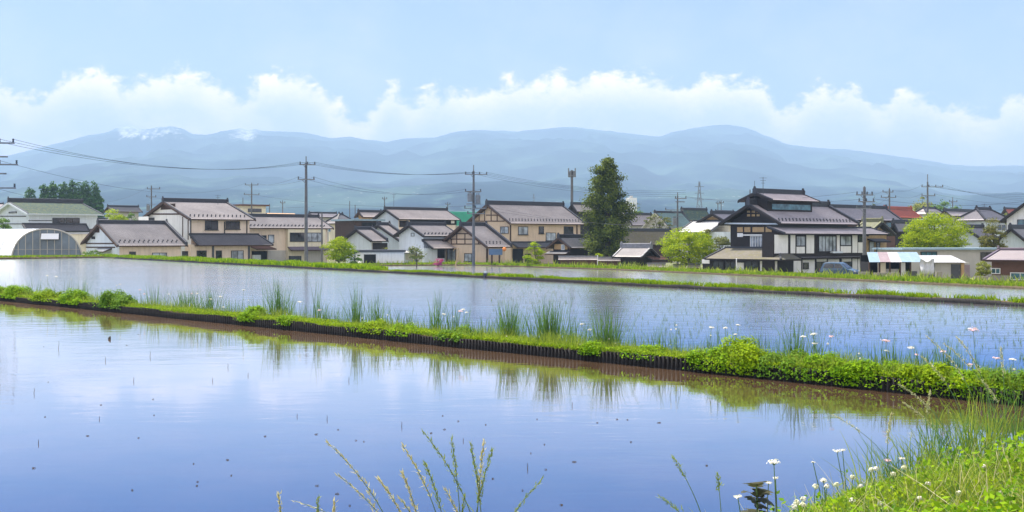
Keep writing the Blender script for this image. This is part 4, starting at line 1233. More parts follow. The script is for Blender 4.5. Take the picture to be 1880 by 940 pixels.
# little things by the houses: sign board, post, pump
a = at(910, 483, 158); o = thing('sign_board', 'small blue notice board on wooden legs in front of the tan house', 'sign', (a.x, 158, GZ), R(5))
zb = CAMZ + (HY - 468) / F * 158 - GZ
MB().box(-.9, .9, -.05, .05, zb, zb + .8).build('board', M['sign_blue'], o)
for x in (-.5, .5): MB().box(x - .12, x + .12, -.04, .09, -.3, zb).build('leg', M['wood_brown'], o)
MB().ball((1.15, 0, zb + .75), .28, 8, 6).build('orange_flower', M['orange'], o)  # orange flower as a plain ball, gives no light
a = at(839, 482, 156); o = thing('pump', 'pale yellow crooked garden pump post left of the transformer pole', 'pump', (a.x, 156, GZ), 0)
MB().tube([(-.3, 0, -.2), (0, 0, 1.0), (.25, 0, 2.2), (.2, 0, 2.6)], [.11, .09, .07, .06], 8).build('post', M['wood_tan'], o)
MB().tube([(.2, 0, 2.55), (-.35, 0, 2.5), (-.45, -.1, 2.2)], .045, 6).build('spout', M['wood_tan'], o)
for px, py, D, h_, lab in ((1097, 490, 146, 1.2, 'thin white marker post on the verge below the cedar'), (1352, 505, 121, 1.2, 'thin white marker post on the verge left of the farmhouse doors')):
    a = at(px, py, D); o = MB().tube([(0, 0, -.6), (0, 0, h_)], .05, 6).ball((0, 0, h_), .055, 6, 4).build('marker_post', M['white']); o.location = (a.x, D, -1.15); tag(o, lab, 'post')
# ------------------------------------------------------------------ utility poles and wires
PTS = {}


def pole(key, px, ytop, D, label, r=.19, arms=(), trans=0, mat='pole', name='utility_pole', spike=.8, cat='utility pole', az=12, zg=GZ):
    a = at(px, ytop, D); o = thing(name, label, cat, (a.x, D, zg), R(az)); Ht = a.z - zg
    MB().tube([(0, 0, -.5), (0, 0, Ht - spike)], [r, r * .62], 12).build('pole', M[mat], o)
    if spike: MB().tube([(0, 0, Ht - spike - .1), (0, 0, Ht)], .07, 6).build('top_spike', M['steel'], o)
    P_ = []
    for dz, half, nins, offc in arms:
        z = Ht - dz
        am = MB().box(offc - half, offc + half, -.28, -.16, z - .06, z + .06).beam((offc - half * .5, -.22, z - .02), (0, -.18, z - .55), .05, .05).build('crossarm', M['steel'], o)
        for i in range(nins):
            x = offc - half + .1 + (2 * half - .2) * i / max(1, nins - 1)
            MB().tube([(x, -.22, z + .06), (x, -.22, z + .16), (x, -.22, z + .2), (x, -.22, z + .34)], [.05, .09, .06, .08], 8).build('insulator', M['steel_dark'], am)
            q = Vector((x, -.22, z + .3)); q.rotate(Matrix.Rotation(R(az), 3, 'Z')); P_.append(q + Vector((a.x, D, zg)))
    for i in range(trans):
        x = (-.55, .5, -.1)[i]; y = (-.35, -.4, -.6)[i]; z = Ht - (4.3, 4.5, 6.0)[i]
        t = MB().tube([(x, y, z - .55), (x, y, z + .45), (x, y, z + .55)], [.33, .33, .26], 14).build('transformer', M['steel'], o)
        for k in (-.12, .12): MB().tube([(x + k, y, z + .5), (x + k, y, z + .78)], .05, 6).build('bushing', M['steel_dark'], t)
    if trans:
        MB().box(-1.0, .9, -.5, -.1, Ht - 5.2, Ht - 5.08).box(-.9, .8, -.5, -.1, Ht - 3.62, Ht - 3.55).build('platform', M['steel'], o)
    PTS[key] = P_
    return o


def wires(label, group, ends, sag, rad=.018):
    """each conductor is a thing of its own"""
    for p, q in ends:
        p = Vector(p); q = Vector(q); n = 28
        pts = [p.lerp(q, i / n) - Vector((0, 0, 4 * sag * (i / n) * (1 - i / n))) for i in range(n + 1)]
        o = MB().tube(pts, rad, 5).build('power_line', M['wire'], loc=p); tag(o, label, 'power line', group)


pole('L', -22, 240, 92, 'utility pole outside the left edge whose crossarms reach into view', .2, [(.95, 1.6, 4, .4), (2.0, 1.3, 0, .2), (2.6, 1.35, 3, .9), (3.3, 1.1, 0, .3), (4.4, 1.3, 2, .8)], 0, az=8)
pole('A', 562, 287, 142, 'tallest grey utility pole in front of the beige house with two wide upper windows', .23, [(1.0, .95, 3, .15), (2.75, 1.0, 2, 0)], 0)
pole('B', 869.5, 303, 158, 'utility pole carrying grey transformers in front of the tan timbered gable', .22, [(1.25, 1.5, 4, .3), (3.5, 1.1, 2, -.1), (5.7, 1.5, 3, .2), (6.4, 1.2, 2, .3)], 2)
pole('C', 1587, 342, 124, 'dark concrete utility pole standing at the right end of the grand dark farmhouse', .22, [(.9, .95, 4, -.1), (1.6, .9, 3, .1), (2.3, .85, 3, -.2)], 0, spike=.1)
pole('D', 1244, 353, 175, 'utility pole with a low side arm rising behind the bright green tree', .17, [(.9, .9, 2, .4), (1.4, .7, 0, .3), (2.6, 1.4, 2, -.6)], 1, spike=.5)
pole('E', 278, 340, 225, 'utility pole rising behind the left slope of the two storey beige house', .17, [(.7, 1.2, 2, .4), (2.2, .9, 2, 0)], 1, spike=.2)
pole('G', 462, 335, 235, 'utility pole rising behind the right end of the left two storey house', .19, [(.5, 1.3, 3, 0), (2.4, 1.5, 3, 0)], 0, spike=.3)
pole('H', 1703, 320, 190, 'tall utility pole rising right behind the bright yellow green tree', .2, [(2.0, 1.9, 4, .7), (3.4, 1.2, 2, 0)], 0, spike=1.2)
pole('I', 1633, 345, 200, 'utility pole rising behind the rust red roof', .19, [(.7, 1.0, 2, -.4), (1.6, 1.4, 3, -.3)], 1, spike=.2)
pole('J', 1749, 362, 240, 'short pole rising between the far round trees and the hipped roof', .14, [(.9, .9, 2, 0)], 0, spike=.6)
pole('K', 591, 390, 170, 'thin dark pole at the right corner of the beige house behind the tallest pole', .16, [], 0, spike=0)
for k, (px, yt, D, lab) in enumerate(((519, 368, 250, 'plain pole above the small orange roof'), (642, 369, 260, 'bare pole just left of the shorter bare pole above the pale yellow house'), (652, 376, 262, 'shorter bare pole just right of a taller one above the pale yellow house'),
                                      (706, 361, 262, 'pole above the left gable peak of the widest grey roof'), (822, 371, 265, 'pole at the right end of the widest grey roof beside the green warehouse'),
                                      (446, 363, 268, 'short pole left of the pole behind the left two storey house'), (1318, 369, 255, 'left one of two close bare poles left of the farmhouse gable'), (1324, 368, 256, 'right one of two close bare poles left of the farmhouse gable'),
                                      (495, 374, 258, 'thin pole just left of the small orange roof'), (1377, 348, 185, 'dark pole behind the farmhouse gable peak'))):
    pole('s%d' % k, px, yt, D, lab, .13, [(.5, .55, 2, 0)] if k in (0, 3, 4, 6, 7) else [], 0, spike=0)
# telephone mast
a = at(1050, 307, 240); o = thing('antenna_mast', 'plain telephone mast with a ring of panel antennas left of the cedar', 'antenna mast', (a.x, 240, GZ)); Ht = a.z - GZ
MB().tube([(0, 0, -.5), (0, 0, Ht - .6)], [.34, .24], 14).build('pole', M['pole'], o)
MB().tube([(0, 0, Ht - 1.75), (0, 0, Ht - 1.6)], .72, 14).tube([(0, 0, Ht - .85), (0, 0, Ht - .75)], .6, 14).build('ring', M['steel'], o)
for i in range(6):
    t = i * math.pi / 3 + .1; c = Vector((math.cos(t) * .68, math.sin(t) * .68, 0))
    MB().box(c.x - .12, c.x + .12, c.y - .1, c.y + .1, Ht - 2.0, Ht - (.2 if i % 3 == 0 else .9)).build('panel_antenna', M['steel'], o)


def lattice(px, ytop, D, w, lab, yb=400):
    a = at(px, ytop, D); o = thing('pylon', lab, 'pylon', (a.x, D, GZ)); Ht = a.z - GZ; mb = MB(); n = 9
    def wd(t): return w * (1 - t) ** 1.2 + .25
    for sx, sy in ((1, 1), (1, -1), (-1, 1), (-1, -1)):
        pts = [(sx * wd(i / n), sy * wd(i / n), Ht * i / n) for i in range(n + 1)]; mb.tube(pts, .12, 4)
    for i in range(n):
        for sy in (-1, 1):
            mb.beam((-wd(i / n), sy * wd(i / n), Ht * i / n), (wd((i + 1) / n), sy * wd((i + 1) / n), Ht * (i + 1) / n), .12, .12); mb.beam((wd(i / n), sy * wd(i / n), Ht * i / n), (-wd((i + 1) / n), sy * wd((i + 1) / n), Ht * (i + 1) / n), .12, .12)
    mb.build('lattice', M['steel'], o)
    for k in (.72, .82, .92): MB().beam((-w * .8, 0, Ht * k), (w * .8, 0, Ht * k), .22, .22).build('crossarm', M['steel'], o)


lattice(1284, 333, 620, 3.0, 'grey lattice pylon far away left of the farmhouse')
lattice(980, 356, 900, 2.4, 'tiny lattice pylon far above the large tan house roof')
lattice(193, 262, 10, .01, 'x') if False else None
# aerials on roofs
for px, yt, yb, D, lab in ((1401, 325, 352, 131, 'thin television aerial standing on the farmhouse roof lantern'), (723, 356, 386, 214, 'thin television aerial on the widest grey roof'), (400, 358, 372, 168, 'thin television aerial on the left two storey house roof'), (1807, 374, 384, 171, 'thin television aerial on the big hipped roof')):
    a = at(px, yb, D); t = at(px, yt, D); mb = MB().tube([(0, 0, -.3), (0, 0, t.z - a.z)], .03, 5)
    for k in range(3): mb.beam((-.4 + .1 * k, 0, t.z - a.z - .1 - .28 * k), (.4 - .1 * k, 0, t.z - a.z - .1 - .28 * k), .03, .03)
    o = mb.build('aerial', M['steel_dark']); o.location = a; tag(o, lab, 'aerial')

A_, B_, L_ = PTS['A'], PTS['B'], PTS['L']
wires('sagging black power line from the left edge pole to the tallest pole', 'power lines between the left edge pole and the tallest pole', [(L_[i], A_[i % 3]) for i in (1, 2, 3)], 1.5, .014)
wires('black power line from the tallest pole to the transformer pole', 'power lines between the tallest pole and the transformer pole', [(A_[i], B_[i]) for i in range(3)], .8, .014)
wires('black power line running from the transformer pole down to the right behind the cedar', 'power lines from the transformer pole towards the slanted pole', [(B_[i], PTS['D'][min(i, 1)] + Vector((0, 0, .3 * i))) for i in range(4)], .9, .013)
wires('thin lower line from the left edge pole towards the poles behind the houses', 'lower thin lines on the left', [(L_[5], PTS['G'][0]), (L_[7], PTS['E'][0])], 2.2, .012)
wires('thin line from the pole behind the beige house roof to the tallest pole lower arm', 'thin lines right of the pole behind the left two storey house', [(PTS['G'][1], A_[3]), (PTS['G'][2], A_[4])], .6, .012)
wires('thin line from the tallest pole lower arm to the transformer pole', 'lower thin lines between the tallest and transformer poles', [(A_[3], B_[4]), (A_[4], B_[5])], 1.3, .012)
wires('thin line from the slanted pole over the farmhouse roof to the dark concrete pole', 'lines from behind the bright tree to the farmhouse pole', [(PTS['D'][0], PTS['C'][0]), (PTS['D'][1], PTS['C'][5])], .7, .013)
wires('thin line between the farmhouse pole and the pole behind the rust red roof', 'lines between the farmhouse pole and the red roof pole', [(PTS['C'][2], PTS['I'][0]), (PTS['C'][9], PTS['I'][3])], .4, .013)
wires('thin line from the red roof pole to the tall pole behind the bright tree', 'lines between the red roof pole and the tall pole by the bright tree', [(PTS['I'][1], PTS['H'][0]), (PTS['I'][4], PTS['H'][4])], .5, .013)
wires('thin line from the tall pole behind the bright tree down to the right picture edge', 'lines from the tall right pole out of the picture', [(PTS['H'][i], at(1960, 352 + 6 * i, 200)) for i in range(4)] + [(PTS['H'][5], at(1960, 372, 200))], .9, .013)
wires('thin service wire crossing in front of the cedar at half height', 'service wires in front of the cedar', [(B_[6], at(1330, 414, 140)), (B_[8], at(1330, 417, 140))], .9, .012)
wires('thin telephone wire low over the roofs left of the transformer pole', 'low telephone wires over the middle roofs', [(PTS['G'][3], PTS['B'][7]), (PTS['E'][2], PTS['A'][4] - Vector((0, 0, 3.5)))], 1.0, .012)
wires('thin wire from the dark farmhouse pole to the far right edge above the sheds', 'wires right of the farmhouse pole', [(PTS['C'][6], at(1980, 350, 150)), (PTS['C'][7], at(1980, 362, 150))], 1.2, .014)
# ------------------------------------------------------------------ trees and shrubs
def crown_pts(n, c, rad, nb, br, seed, flat=.75, hollow=.55, fill=.25):
    """leaf positions and normals: nb clumps spread through an ellipsoid, leaves on each clump's shell"""
    g = np.random.default_rng(seed); c = np.array(c); rad = np.array(rad)
    d = unit(g.normal(size=(nb, 3))); rr = g.uniform(hollow, 1, (nb, 1)) ** .6
    C = c + d * rr * rad * (1 - br / rad.mean() * .55)
    k = g.integers(0, nb, n); b = br * g.uniform(.4, 1.45, nb)[k][:, None]
    e = unit(g.normal(size=(n, 3))); e[:, 2] = np.abs(e[:, 2]) * .75 + e[:, 2] * .25
    e = unit(e); P = C[k] + e * b * g.uniform(.55, 1.05, (n, 1)) * np.array([1, 1, flat])
    q = g.random(n) < fill; u_ = unit(g.normal(size=(n, 3))) * g.random((n, 1)) ** .4 * .92
    P[q] = (c + u_ * rad)[q]
    N = unit(e + unit(P - c) * .5 + g.normal(size=(n, 3)) * .55)
    return P, N, C


def tree(name, label, cat, px, ybase, D, ytop, wpx, mat, n=7000, leaf=.2, nb=40, br=None, zg=GZ, trunk=True, squash=1., cz=.56, hz=.47, lean=0., group=None, seed=None, bark='bark', hollow=.55, fill=.10):
    seed = seed or int(px * 7 + D)
    zt = CAMZ + (HY - ytop) / F * D - zg; wd = wpx / F * D
    a = at(px, 440, D); o = thing(name, label, cat, (a.x, D, zg), 0, group)
    c = (lean, 0, zt * cz); rad = (wd / 2, wd / 2 * squash, zt * hz)
    br = br or min(rad) * .38
    P, N, C = crown_pts(n, c, rad, nb, br, seed, hollow=hollow, fill=fill)
    P[:, 2] = np.maximum(P[:, 2], .05)
    np_obj('crown', *leaves(P, N, leaf, .62), M[mat], o)
    if trunk:
        mb = MB(); r = max(.05, zt * .022)
        mb.tube([(0, 0, -.3), (lean * .3, .02, zt * .25), (lean * .7, 0, zt * .5), (lean, 0, zt * .78)], [r * 1.3, r, r * .75, r * .3], 8)
        for q in C[:14]:
            z0 = min(q[2] * .6, zt * .6); s = Vector((lean * z0 / zt, 0, z0)); e = Vector(q); m_ = s.lerp(e, .5) + Vector((0, 0, .1 * zt * .2)); mb.tube([s, m_, e], [r * .45, r * .3, r * .1], 5)
        mb.build('trunk', M[bark], o)
    return o


def cedar():
    D = 160.; a = at(1116, 470, D); zt = CAMZ + (HY - 292) / F * D - GZ
    o = thing('cedar_tree', 'tall dark green cedar standing alone above the garden wall', 'tree', (a.x, D, GZ)); g = np.random.default_rng(3)
    Ps, Ns = [], []; mb = MB()
    mb.tube([(0, 0, -.4), (0, 0, zt * .3), (.05, 0, zt * .7), (.05, 0, zt * .97)], [.42, .34, .18, .04], 10)
    s0 = D / F
    prof_h = [0, .09, .2, .4, .6, .72, .82, .9, .96, 1.0]; prof_l = [.7, 1.0, 1.02, .98, .86, .72, .62, .42, .3, .05]; Rm = 46 * s0
    nbr = 105
    for i in range(nbr):
        t = .07 + .93 * (i / nbr) ** .95; z = zt * t
        az = i * 2.39996 + g.normal(0, .3); r = np.interp(t, prof_h, prof_l) * Rm * g.uniform(.55, 1.15) * (.85 + .42 * float(vnoise(np.array(az * 1.4 % 9), np.array(t * 11.), 3)))
        dr = np.array([math.cos(az), math.sin(az), g.uniform(-.02, .5)]); tip = np.array([0, 0, z]) + dr * r
        if i % 3 == 0: mb.tube([(0, 0, z - .2), tuple(np.array([0, 0, z]) + dr * r * .55), tuple(tip)], [.06, .035, .012], 4)
        n = int(330 * (.35 + r / Rm)); k = g.uniform(.12, 1.0, n) ** .6
        spread = (.16 + .24 * k)[:, None] * (r / Rm * .6 + .45)
        P = np.array([0, 0, z]) + dr * r * k[:, None] + g.normal(size=(n, 3)) * spread * np.array([1, 1, .8])
        Ps.append(P); Ns.append(g.normal(size=(n, 3)) * .8 + dr + np.array([0, 0, .8]))
    np_obj('crown', *leaves(np.concatenate(Ps), np.concatenate(Ns), .30, .5), M['leaf_cedar'], o)
    mb.build('trunk', M['bark'], o)


cedar()
tree('tree', 'large bright green willowy tree right of the little gatehouse', 'tree', 1265, 490, 139, 421, 112, 'leaf_bright', 16000, .19, 60, seed=11, cz=.52, hz=.5)
tree('shrub', 'dull olive bushy shrub between the bright green tree and the farmhouse', 'shrub', 1322, 480, 150, 432, 46, 'leaf_olive', 4500, .18, 26)
tree('small_pine', 'thin dark upright pine sprig poking out behind the bright green tree', 'tree', 1297, 470, 156, 416, 18, 'leaf_pine', 1500, .16, 14, br=.35)
tree('tree', 'broad brilliant yellow green tree above the long low grey shed', 'tree', 1716, 470, 136, 390, 128, 'leaf_bright', 22000, .19, 75, seed=5, cz=.56, hz=.46)
tree('garden_pine', 'small rusty green garden pine in front of the hipped roof house', 'tree', 1824, 470, 128, 402, 54, 'leaf_pine', 6000, .16, 26, br=.55, cz=.6, hz=.42, hollow=.3)
tree('shrub', 'round yellow green shrub between the grey hut and the brown house', 'shrub', 1804, 505, 97.5, 477, 27, 'leaf_yellow', 3600, .11, 26)
tree('shrub', 'yellow green shrub spilling beside the white garage and thin dark pole', 'shrub', 622, 486, 152, 438, 62, 'leaf_bright', 9000, .17, 46)
tree('shrub', 'small low pale green bush leaning at the left corner of the white garage', 'shrub', 651, 486, 153, 458, 30, 'leaf_mid', 1800, .16, 14)
tree('small_tree', 'slender bright lime tree in front of the large tan house entrance', 'small tree', 988, 486, 152, 443, 40, 'leaf_bright', 3200, .16, 22, cz=.55, hz=.5, br=.5, lean=-.6)
tree('pruned_tree', 'small bare looking pruned garden tree in front of the white gabled house', 'small tree', 765, 483, 152, 448, 42, 'leaf_olive', 1500, .17, 14, br=.5, cz=.66, hz=.38)
tree('azalea_bush', 'low bush of pink azalea blossom left of the tan timbered house', 'shrub', 804, 483, 155, 473, 20, 'azalea', 1600, .11, 14)
tree('shrub', 'rounded dark green shrub cut by the left edge above the greenhouse', 'shrub', 6, 450, 165, 396, 40, 'leaf_mid', 5000, .2, 30)
tree('shrub', 'bright green bushy growth just right of the greenhouse end', 'shrub', 172, 478, 136, 459, 52, 'leaf_mid', 4200, .13, 34)
tree('shrub', 'light green bushes behind the low beige house roof', 'shrub', 213, 420, 238, 379, 56, 'leaf_bright', 4000, .3, 24)
tree('shrub', 'darker green bushes beside the left slope of the two storey beige house', 'shrub', 243, 420, 236, 383, 34, 'leaf_mid', 2600, .3, 20)
tree('shrub', 'small yellow bush beside the small house with the grey white gable', 'shrub', 706, 470, 166, 452, 16, 'leaf_yellow', 900, .15, 10)
tree('shrub', 'small bright green bush at the foot of the cedar trunk', 'shrub', 1098, 480, 152, 465, 22, 'leaf_bright', 1300, .14, 12)
tree('climbing_plant', 'climbing plant with brown green tufts over the teal house gable', 'plant', 1210, 440, 207, 388, 66, 'leaf_olive', 1900, .24, 26, br=.55, squash=.15, cz=.72, hz=.27)
for px, yt, w_, lab in ((55, 341, 24, 'small round tree at the left end of the far tree row'), (81, 335, 17, 'slim tree second from the left in the far tree row'), (97, 330, 26, 'broad tree third from the left in the far tree row'),
                        (118, 331, 20, 'slender tree in the middle of the far tree row'), (132, 326, 18, 'tallest pointed tree in the middle of the far tree row'), (146, 330, 22, 'tree right of the tallest one in the far tree row'),
                        (157, 329, 22, 'dense tree third from the right in the far tree row'), (172, 329, 24, 'leafy tree second from the right in the far tree row'), (181, 350, 16, 'shorter dark tree at the right end of the far tree row')):
    tree('tree', lab, 'tree', px, 440, 330, yt, w_ * 1.2, 'leaf_far', 8000, .5, 44, br=.95, fill=.35, group='far row of trees behind the green roof', cz=.6, hz=.42, hollow=.0)
tree('tree', 'pale yellow green round tree far behind left of the tall right pole', 'tree', 1692, 440, 300, 361, 50, 'leaf_yellow', 4500, .42, 34, hz=.5, cz=.55)
tree('tree', 'mid green round tree far behind right of the tall right pole', 'tree', 1728, 440, 310, 366, 52, 'leaf_mid', 4500, .42, 34, hz=.5, cz=.55)
tree('tree', 'lower mid green tree right of the far round trees', 'tree', 1757, 440, 315, 374, 34, 'leaf_mid', 2600, .42, 22, hz=.5, cz=.55)
tree('tree', 'dark green far tree just right of the cedar below the white tower', 'tree', 1172, 440, 290, 380, 28, 'leaf_mid', 2600, .4, 22, hz=.5, cz=.55)
tree('tree', 'olive far tree behind the pale teal roof', 'tree', 1196, 440, 300, 385, 30, 'leaf_olive', 2000, .4, 20, hz=.5, cz=.55)
tree('conifer', 'tiny dark pointed conifer behind the wide grey roof', 'tree', 1605, 440, 260, 352, 15, 'leaf_cedar', 1800, .32, 18, br=.5, hz=.5, cz=.5, hollow=.1)
tree('shrub', 'orange tinted small shrub far right beside the small red roof', 'shrub', 1848, 440, 250, 385, 24, 'leaf_yellow', 1200, .3, 14)

# ------------------------------------------------------------------ grass on the far verges and dykes


def strip_grass(name, label, pts, width, n, hgt, mat, sc=1.0, dens=None, clump=0):
    """short blades along a polyline; pts = list of (x, y, z), width = (front, back) offsets along the normal"""
    pts = np.array(pts, float); seg = np.linalg.norm(np.diff(pts[:, :2], axis=0), axis=1); cum = np.r_[0, np.cumsum(seg)]
    s = RNG.uniform(0, cum[-1], n)
    if clump:
        keep = RNG.random(len(s)) < np.clip((fbm(s * .8, s * 0 + 3.3, 4, int(clump)) - .30) * 3.2, .03, 1); s = s[keep]; n = len(s)
    x = np.interp(s, cum, pts[:, 0]); y = np.interp(s, cum, pts[:, 1]); z = np.interp(s, cum, pts[:, 2])
    dx = np.interp(s, cum[:-1] + seg / 2, np.diff(pts[:, 0]) / seg); dy = np.interp(s, cum[:-1] + seg / 2, np.diff(pts[:, 1]) / seg); l = np.hypot(dx, dy)
    o = RNG.uniform(width[0], width[1], n)
    nx_, ny_ = -dy / l, dx / l; sg = np.where(ny_ < 0, -1, 1)
    root = np.stack([x + nx_ * sg * o, y + ny_ * sg * o, z], 1)
    h = hgt * RNG.uniform(.35, 1.0, n) * (.5 + 1.0 * fbm(s * .35, s * 0, 3, 8))
    lean = RNG.normal(0, .35, (n, 2)) * h[:, None]
    V, Q = blades(root, h, lean, .018 * sc * RNG.uniform(.6, 1.5, n), 2, 1.5, .7)
    return tag(np_obj(name, V, Q, M[mat]), label, 'grass', kind='stuff')


strip_grass('verge_grass', 'bright yellow green grass on the far verge below the village houses', [(q.x, q.y, -1.32) for q in E3], (.05, 3.3), 40000, .32, 'leaf_cover', 7)
strip_grass('verge_grass', 'rough tall weeds in tufts along the far verge', [(q.x, q.y, -1.3) for q in E3], (.3, 3.2), 4000, .8, 'blade', 6, clump=6)
strip_grass('bank_grass', 'grass on the far bank below the greenhouse and low beige house', [tuple(q)[:2] + (.15,) for q in lineL], (.1, 2.4), 14000, .30, 'leaf_cover', 6)
strip_grass('dyke_grass', 'grass along the far half of the thin dyke in front of the left houses', [tuple(on2(px, 0, .1)) for px in np.linspace(190, 690, 8)], (.06, .9), 16000, .42, 'leaf_cover', 6)
strip_grass('dyke_grass', 'sparse tufts of grass on the near half of the thin dyke', [tuple(on2(px, 0, .1)) for px in np.linspace(660, 2100, 8)], (.04, .5), 26000, .22, 'leaf_cover', 2.2, clump=5)


# rice seedlings in rows, too many to count
def seedlings(name, label, fn, rows, ds, n, hgt, wdt):
    roots = []
    for r in rows:
        px = RNG.uniform(*ds, n); roots += [fn(a, r) for a in px]
    root = np.array([tuple(q) for q in roots]); m_ = len(root)
    root = np.repeat(root, 3, 0) + RNG.normal(0, .012, (m_ * 3, 3)) * np.array([1, 1, 0])
    h = hgt * RNG.uniform(.5, 1.15, len(root))
    V, Q = blades(root, h, RNG.normal(0, .3, (len(root), 2)) * h[:, None], wdt, 2, 1.5, .8)
    tag(np_obj(name, V, Q, M['seedling']), label, 'rice seedlings', kind='stuff')


seedlings('rice_seedlings', 'thin rows of young rice seedlings in the middle paddy', lambda p, r: on1(p, r, 0), np.arange(1.3, 24, .62), (900, 2050), 48, .10, .006)
seedlings('rice_seedlings', 'thin rows of young rice seedlings in the lower paddy', lambda p, r: on2(p, r, P3Z), np.arange(2.8, 26, 1.1), (760, 2100), 110, .14, .012)

# ------------------------------------------------------------------ the near dyke: ground cover, mounds, rushes, flowers
nn = 60000
px = 940 + RNG.uniform(-1050, 1180, nn); off = RNG.uniform(-.02, .56, nn)
base = np.array([tuple(on1(a, 0., 0)) for a in np.linspace(-150, 2150, 400)])
gx = np.interp(px, np.linspace(-150, 2150, 400), base[:, 0]); gy = np.interp(px, np.linspace(-150, 2150, 400), base[:, 1])
keep = RNG.uniform(0, 1, nn) < np.clip(gy / 26, .5, 1); px, off, gx, gy = px[keep], off[keep], gx[keep], gy[keep]; nn = len(px)
gx = gx + n1_.x * off; gy = gy + n1_.y * off
tk = .05 + .09 * fbm(gx * 1.3, gy * 1.3, 3, 12)
P = np.stack([gx, gy, .15 + tk * RNG.uniform(.1, 1, nn) ** .7], 1)
np_o = np_obj('dyke_weeds', *leaves(P, RNG.normal(0, .5, (nn, 3)) + np.array([0, -.15, .8]), .034 + .012 * (gy / 25), .55), M['leaf_cover'])
tag(np_o, 'low carpet of yellow green weeds covering the near dyke', 'weeds', kind='stuff')
m_ = 20000
px = RNG.uniform(-150, 2150, m_); gx = np.interp(px, np.linspace(-150, 2150, 400), base[:, 0]); gy = np.interp(px, np.linspace(-150, 2150, 400), base[:, 1]); off = RNG.uniform(-.01, .55, m_)
root = np.stack([gx + n1_.x * off, gy + n1_.y * off, np.full(m_, .15)], 1); h = RNG.uniform(.05, .30, m_) * (.4 + 1.1 * fbm(px / 45, px * 0, 3, 19))
tag(np_obj('dyke_grass', *blades(root, h, RNG.normal(0, .35, (m_, 2)) * h[:, None], .007, 3), M['blade']), 'short grass blades scattered over the near dyke', 'grass', kind='stuff')


def mound(px, hgt, wpx, label, depth=.5, mat='leaf_clover', off=.24, n=None, leaf=.05, spill=0.):
    c = on1(px, off, .14); D = c.y; rx = wpx / 2 / F * D / abs(d1.x) * .86
    o = thing('leafy_plant', label, 'plant', (c.x, c.y, .14), math.atan2(d1.y, d1.x))
    n = n or int(min(14000, 1600 + rx * depth * hgt * 90000 / (D / 16) ** 1.6))
    g = np.random.default_rng(abs(int(px * 13))); nb = max(10, int(rx * 22))
    bx = g.uniform(-1, 1, nb); C = np.stack([bx * rx * .9, g.uniform(-1, 1, nb) * depth * .5 * .85, hgt * (1 - np.abs(bx) ** 2.2) * g.uniform(.25, .85, nb)], 1)
    k = g.integers(0, nb, n); e = unit(g.normal(size=(n, 3))); b = (.12 + .3 * hgt) * g.uniform(.5, 1, (n, 1))
    P = C[k] + e * b * np.array([1, .8, .8]); P[:, 2] = np.maximum(P[:, 2], .01); P[:, 1] = np.maximum(P[:, 1], -off - .02 - .05 * g.random(n))
    if spill:
        q = g.random(n) < .035; P[q, 1] = -off - g.uniform(.0, .09, q.sum()); P[q, 2] = g.uniform(-spill, .08, q.sum())
    N = e + np.array([0, -.1, .9]) + g.normal(size=(n, 3)) * .35
    np_obj('leaves', *leaves(P, N, leaf * (.75 + .25 * D / 16), .62, .12), M[mat], o)
    mb = MB()
    for q in C[:min(nb, 24)]: mb.tube([(q[0] * .8, q[1] * .6, 0), tuple(q)], .005, 4)
    mb.build('stems', M['stem'], o)


MOUNDS = [(-10, .30, 90, 'leafy green weed clump cut by the left edge of the near dyke'), (32, .42, 74, 'highest leafy clump near the left end of the dyke'), (90, .30, 84, 'leafy clump between the two tall clumps near the left end of the dyke'), (140, .36, 66, 'leafy clump at the left below the lone white flower tuft'),
          (215, .38, 104, 'broad leafy mound on the left part of the dyke'), (467, .26, 52, 'small round leafy mound left of the first tall rush tuft'), (540, .12, 50, 'low leafy tuft under the first tall rush tuft'), (690, .16, 70, 'leafy patch left of the middle of the dyke'), (745, .14, 60, 'low leafy patch just right of the leafy patch left of the middle'),
          (845, .20, 56, 'tufted weeds under the pink and white flower cluster in the middle'), (1090, .12, 60, 'low daisy patch under the right rush tuft of the middle'), (1192, .12, 60, 'pale low patch between the rush tufts and the biggest mound'),
          (1352, .38, 100, 'biggest leafy mound of the dyke right of centre'), (1318, .20, 80, 'low leafy skirt at the left foot of the biggest mound'), (1445, .19, 130, 'leafy stretch just right of the biggest mound'), (1530, .22, 130, 'leafy stretch overhanging the edging left of the tall straw grasses'), (1620, .19, 150, 'leafy stretch below the pink headed flowers at right'),
          (1710, .21, 130, 'leafy stretch behind the straw coloured tall grasses'), (1790, .17, 140, 'leafy stretch near the right end under the tall pink flower'), (1870, .20, 110, 'leafy stretch of the dyke cut by the right edge')]
for i_, a in enumerate(MOUNDS): mound(*a, mat=('leaf_clover', 'leaf_clover', 'leaf_cover', 'leaf_clover', 'leaf_weed2')[i_ % 5], spill=.10 if a[0] > 1250 else .03, leaf=.042)


def rush(px, hpx, wpx, n, label, off=.5, mat='rush', width=.0125, z=.08, name='rush_tuft'):
    c = on1(px, off, z); D = c.y; h = hpx / F * D; wd = wpx / F * D
    g = np.random.default_rng(abs(int(px * 3 + n))); n = int(n * 1.3)
    root = np.stack([c.x + g.normal(0, wd * .17, n), c.y + g.normal(0, .05, n), np.full(n, z)], 1)
    hh = h * 1.12 * g.uniform(.35, 1.12, n) ** .8; ln = np.stack([(root[:, 0] - c.x) * .6 + g.normal(0, .11, n) * h, g.normal(0, .10, n) * h], 1)
    o = np_obj(name, *blades(root, hh, ln, width * g.uniform(.6, 1.3, n), 5, 1.8, .6), M[mat], loc=(c.x, c.y, z))
    tag(o, label, 'rushes')


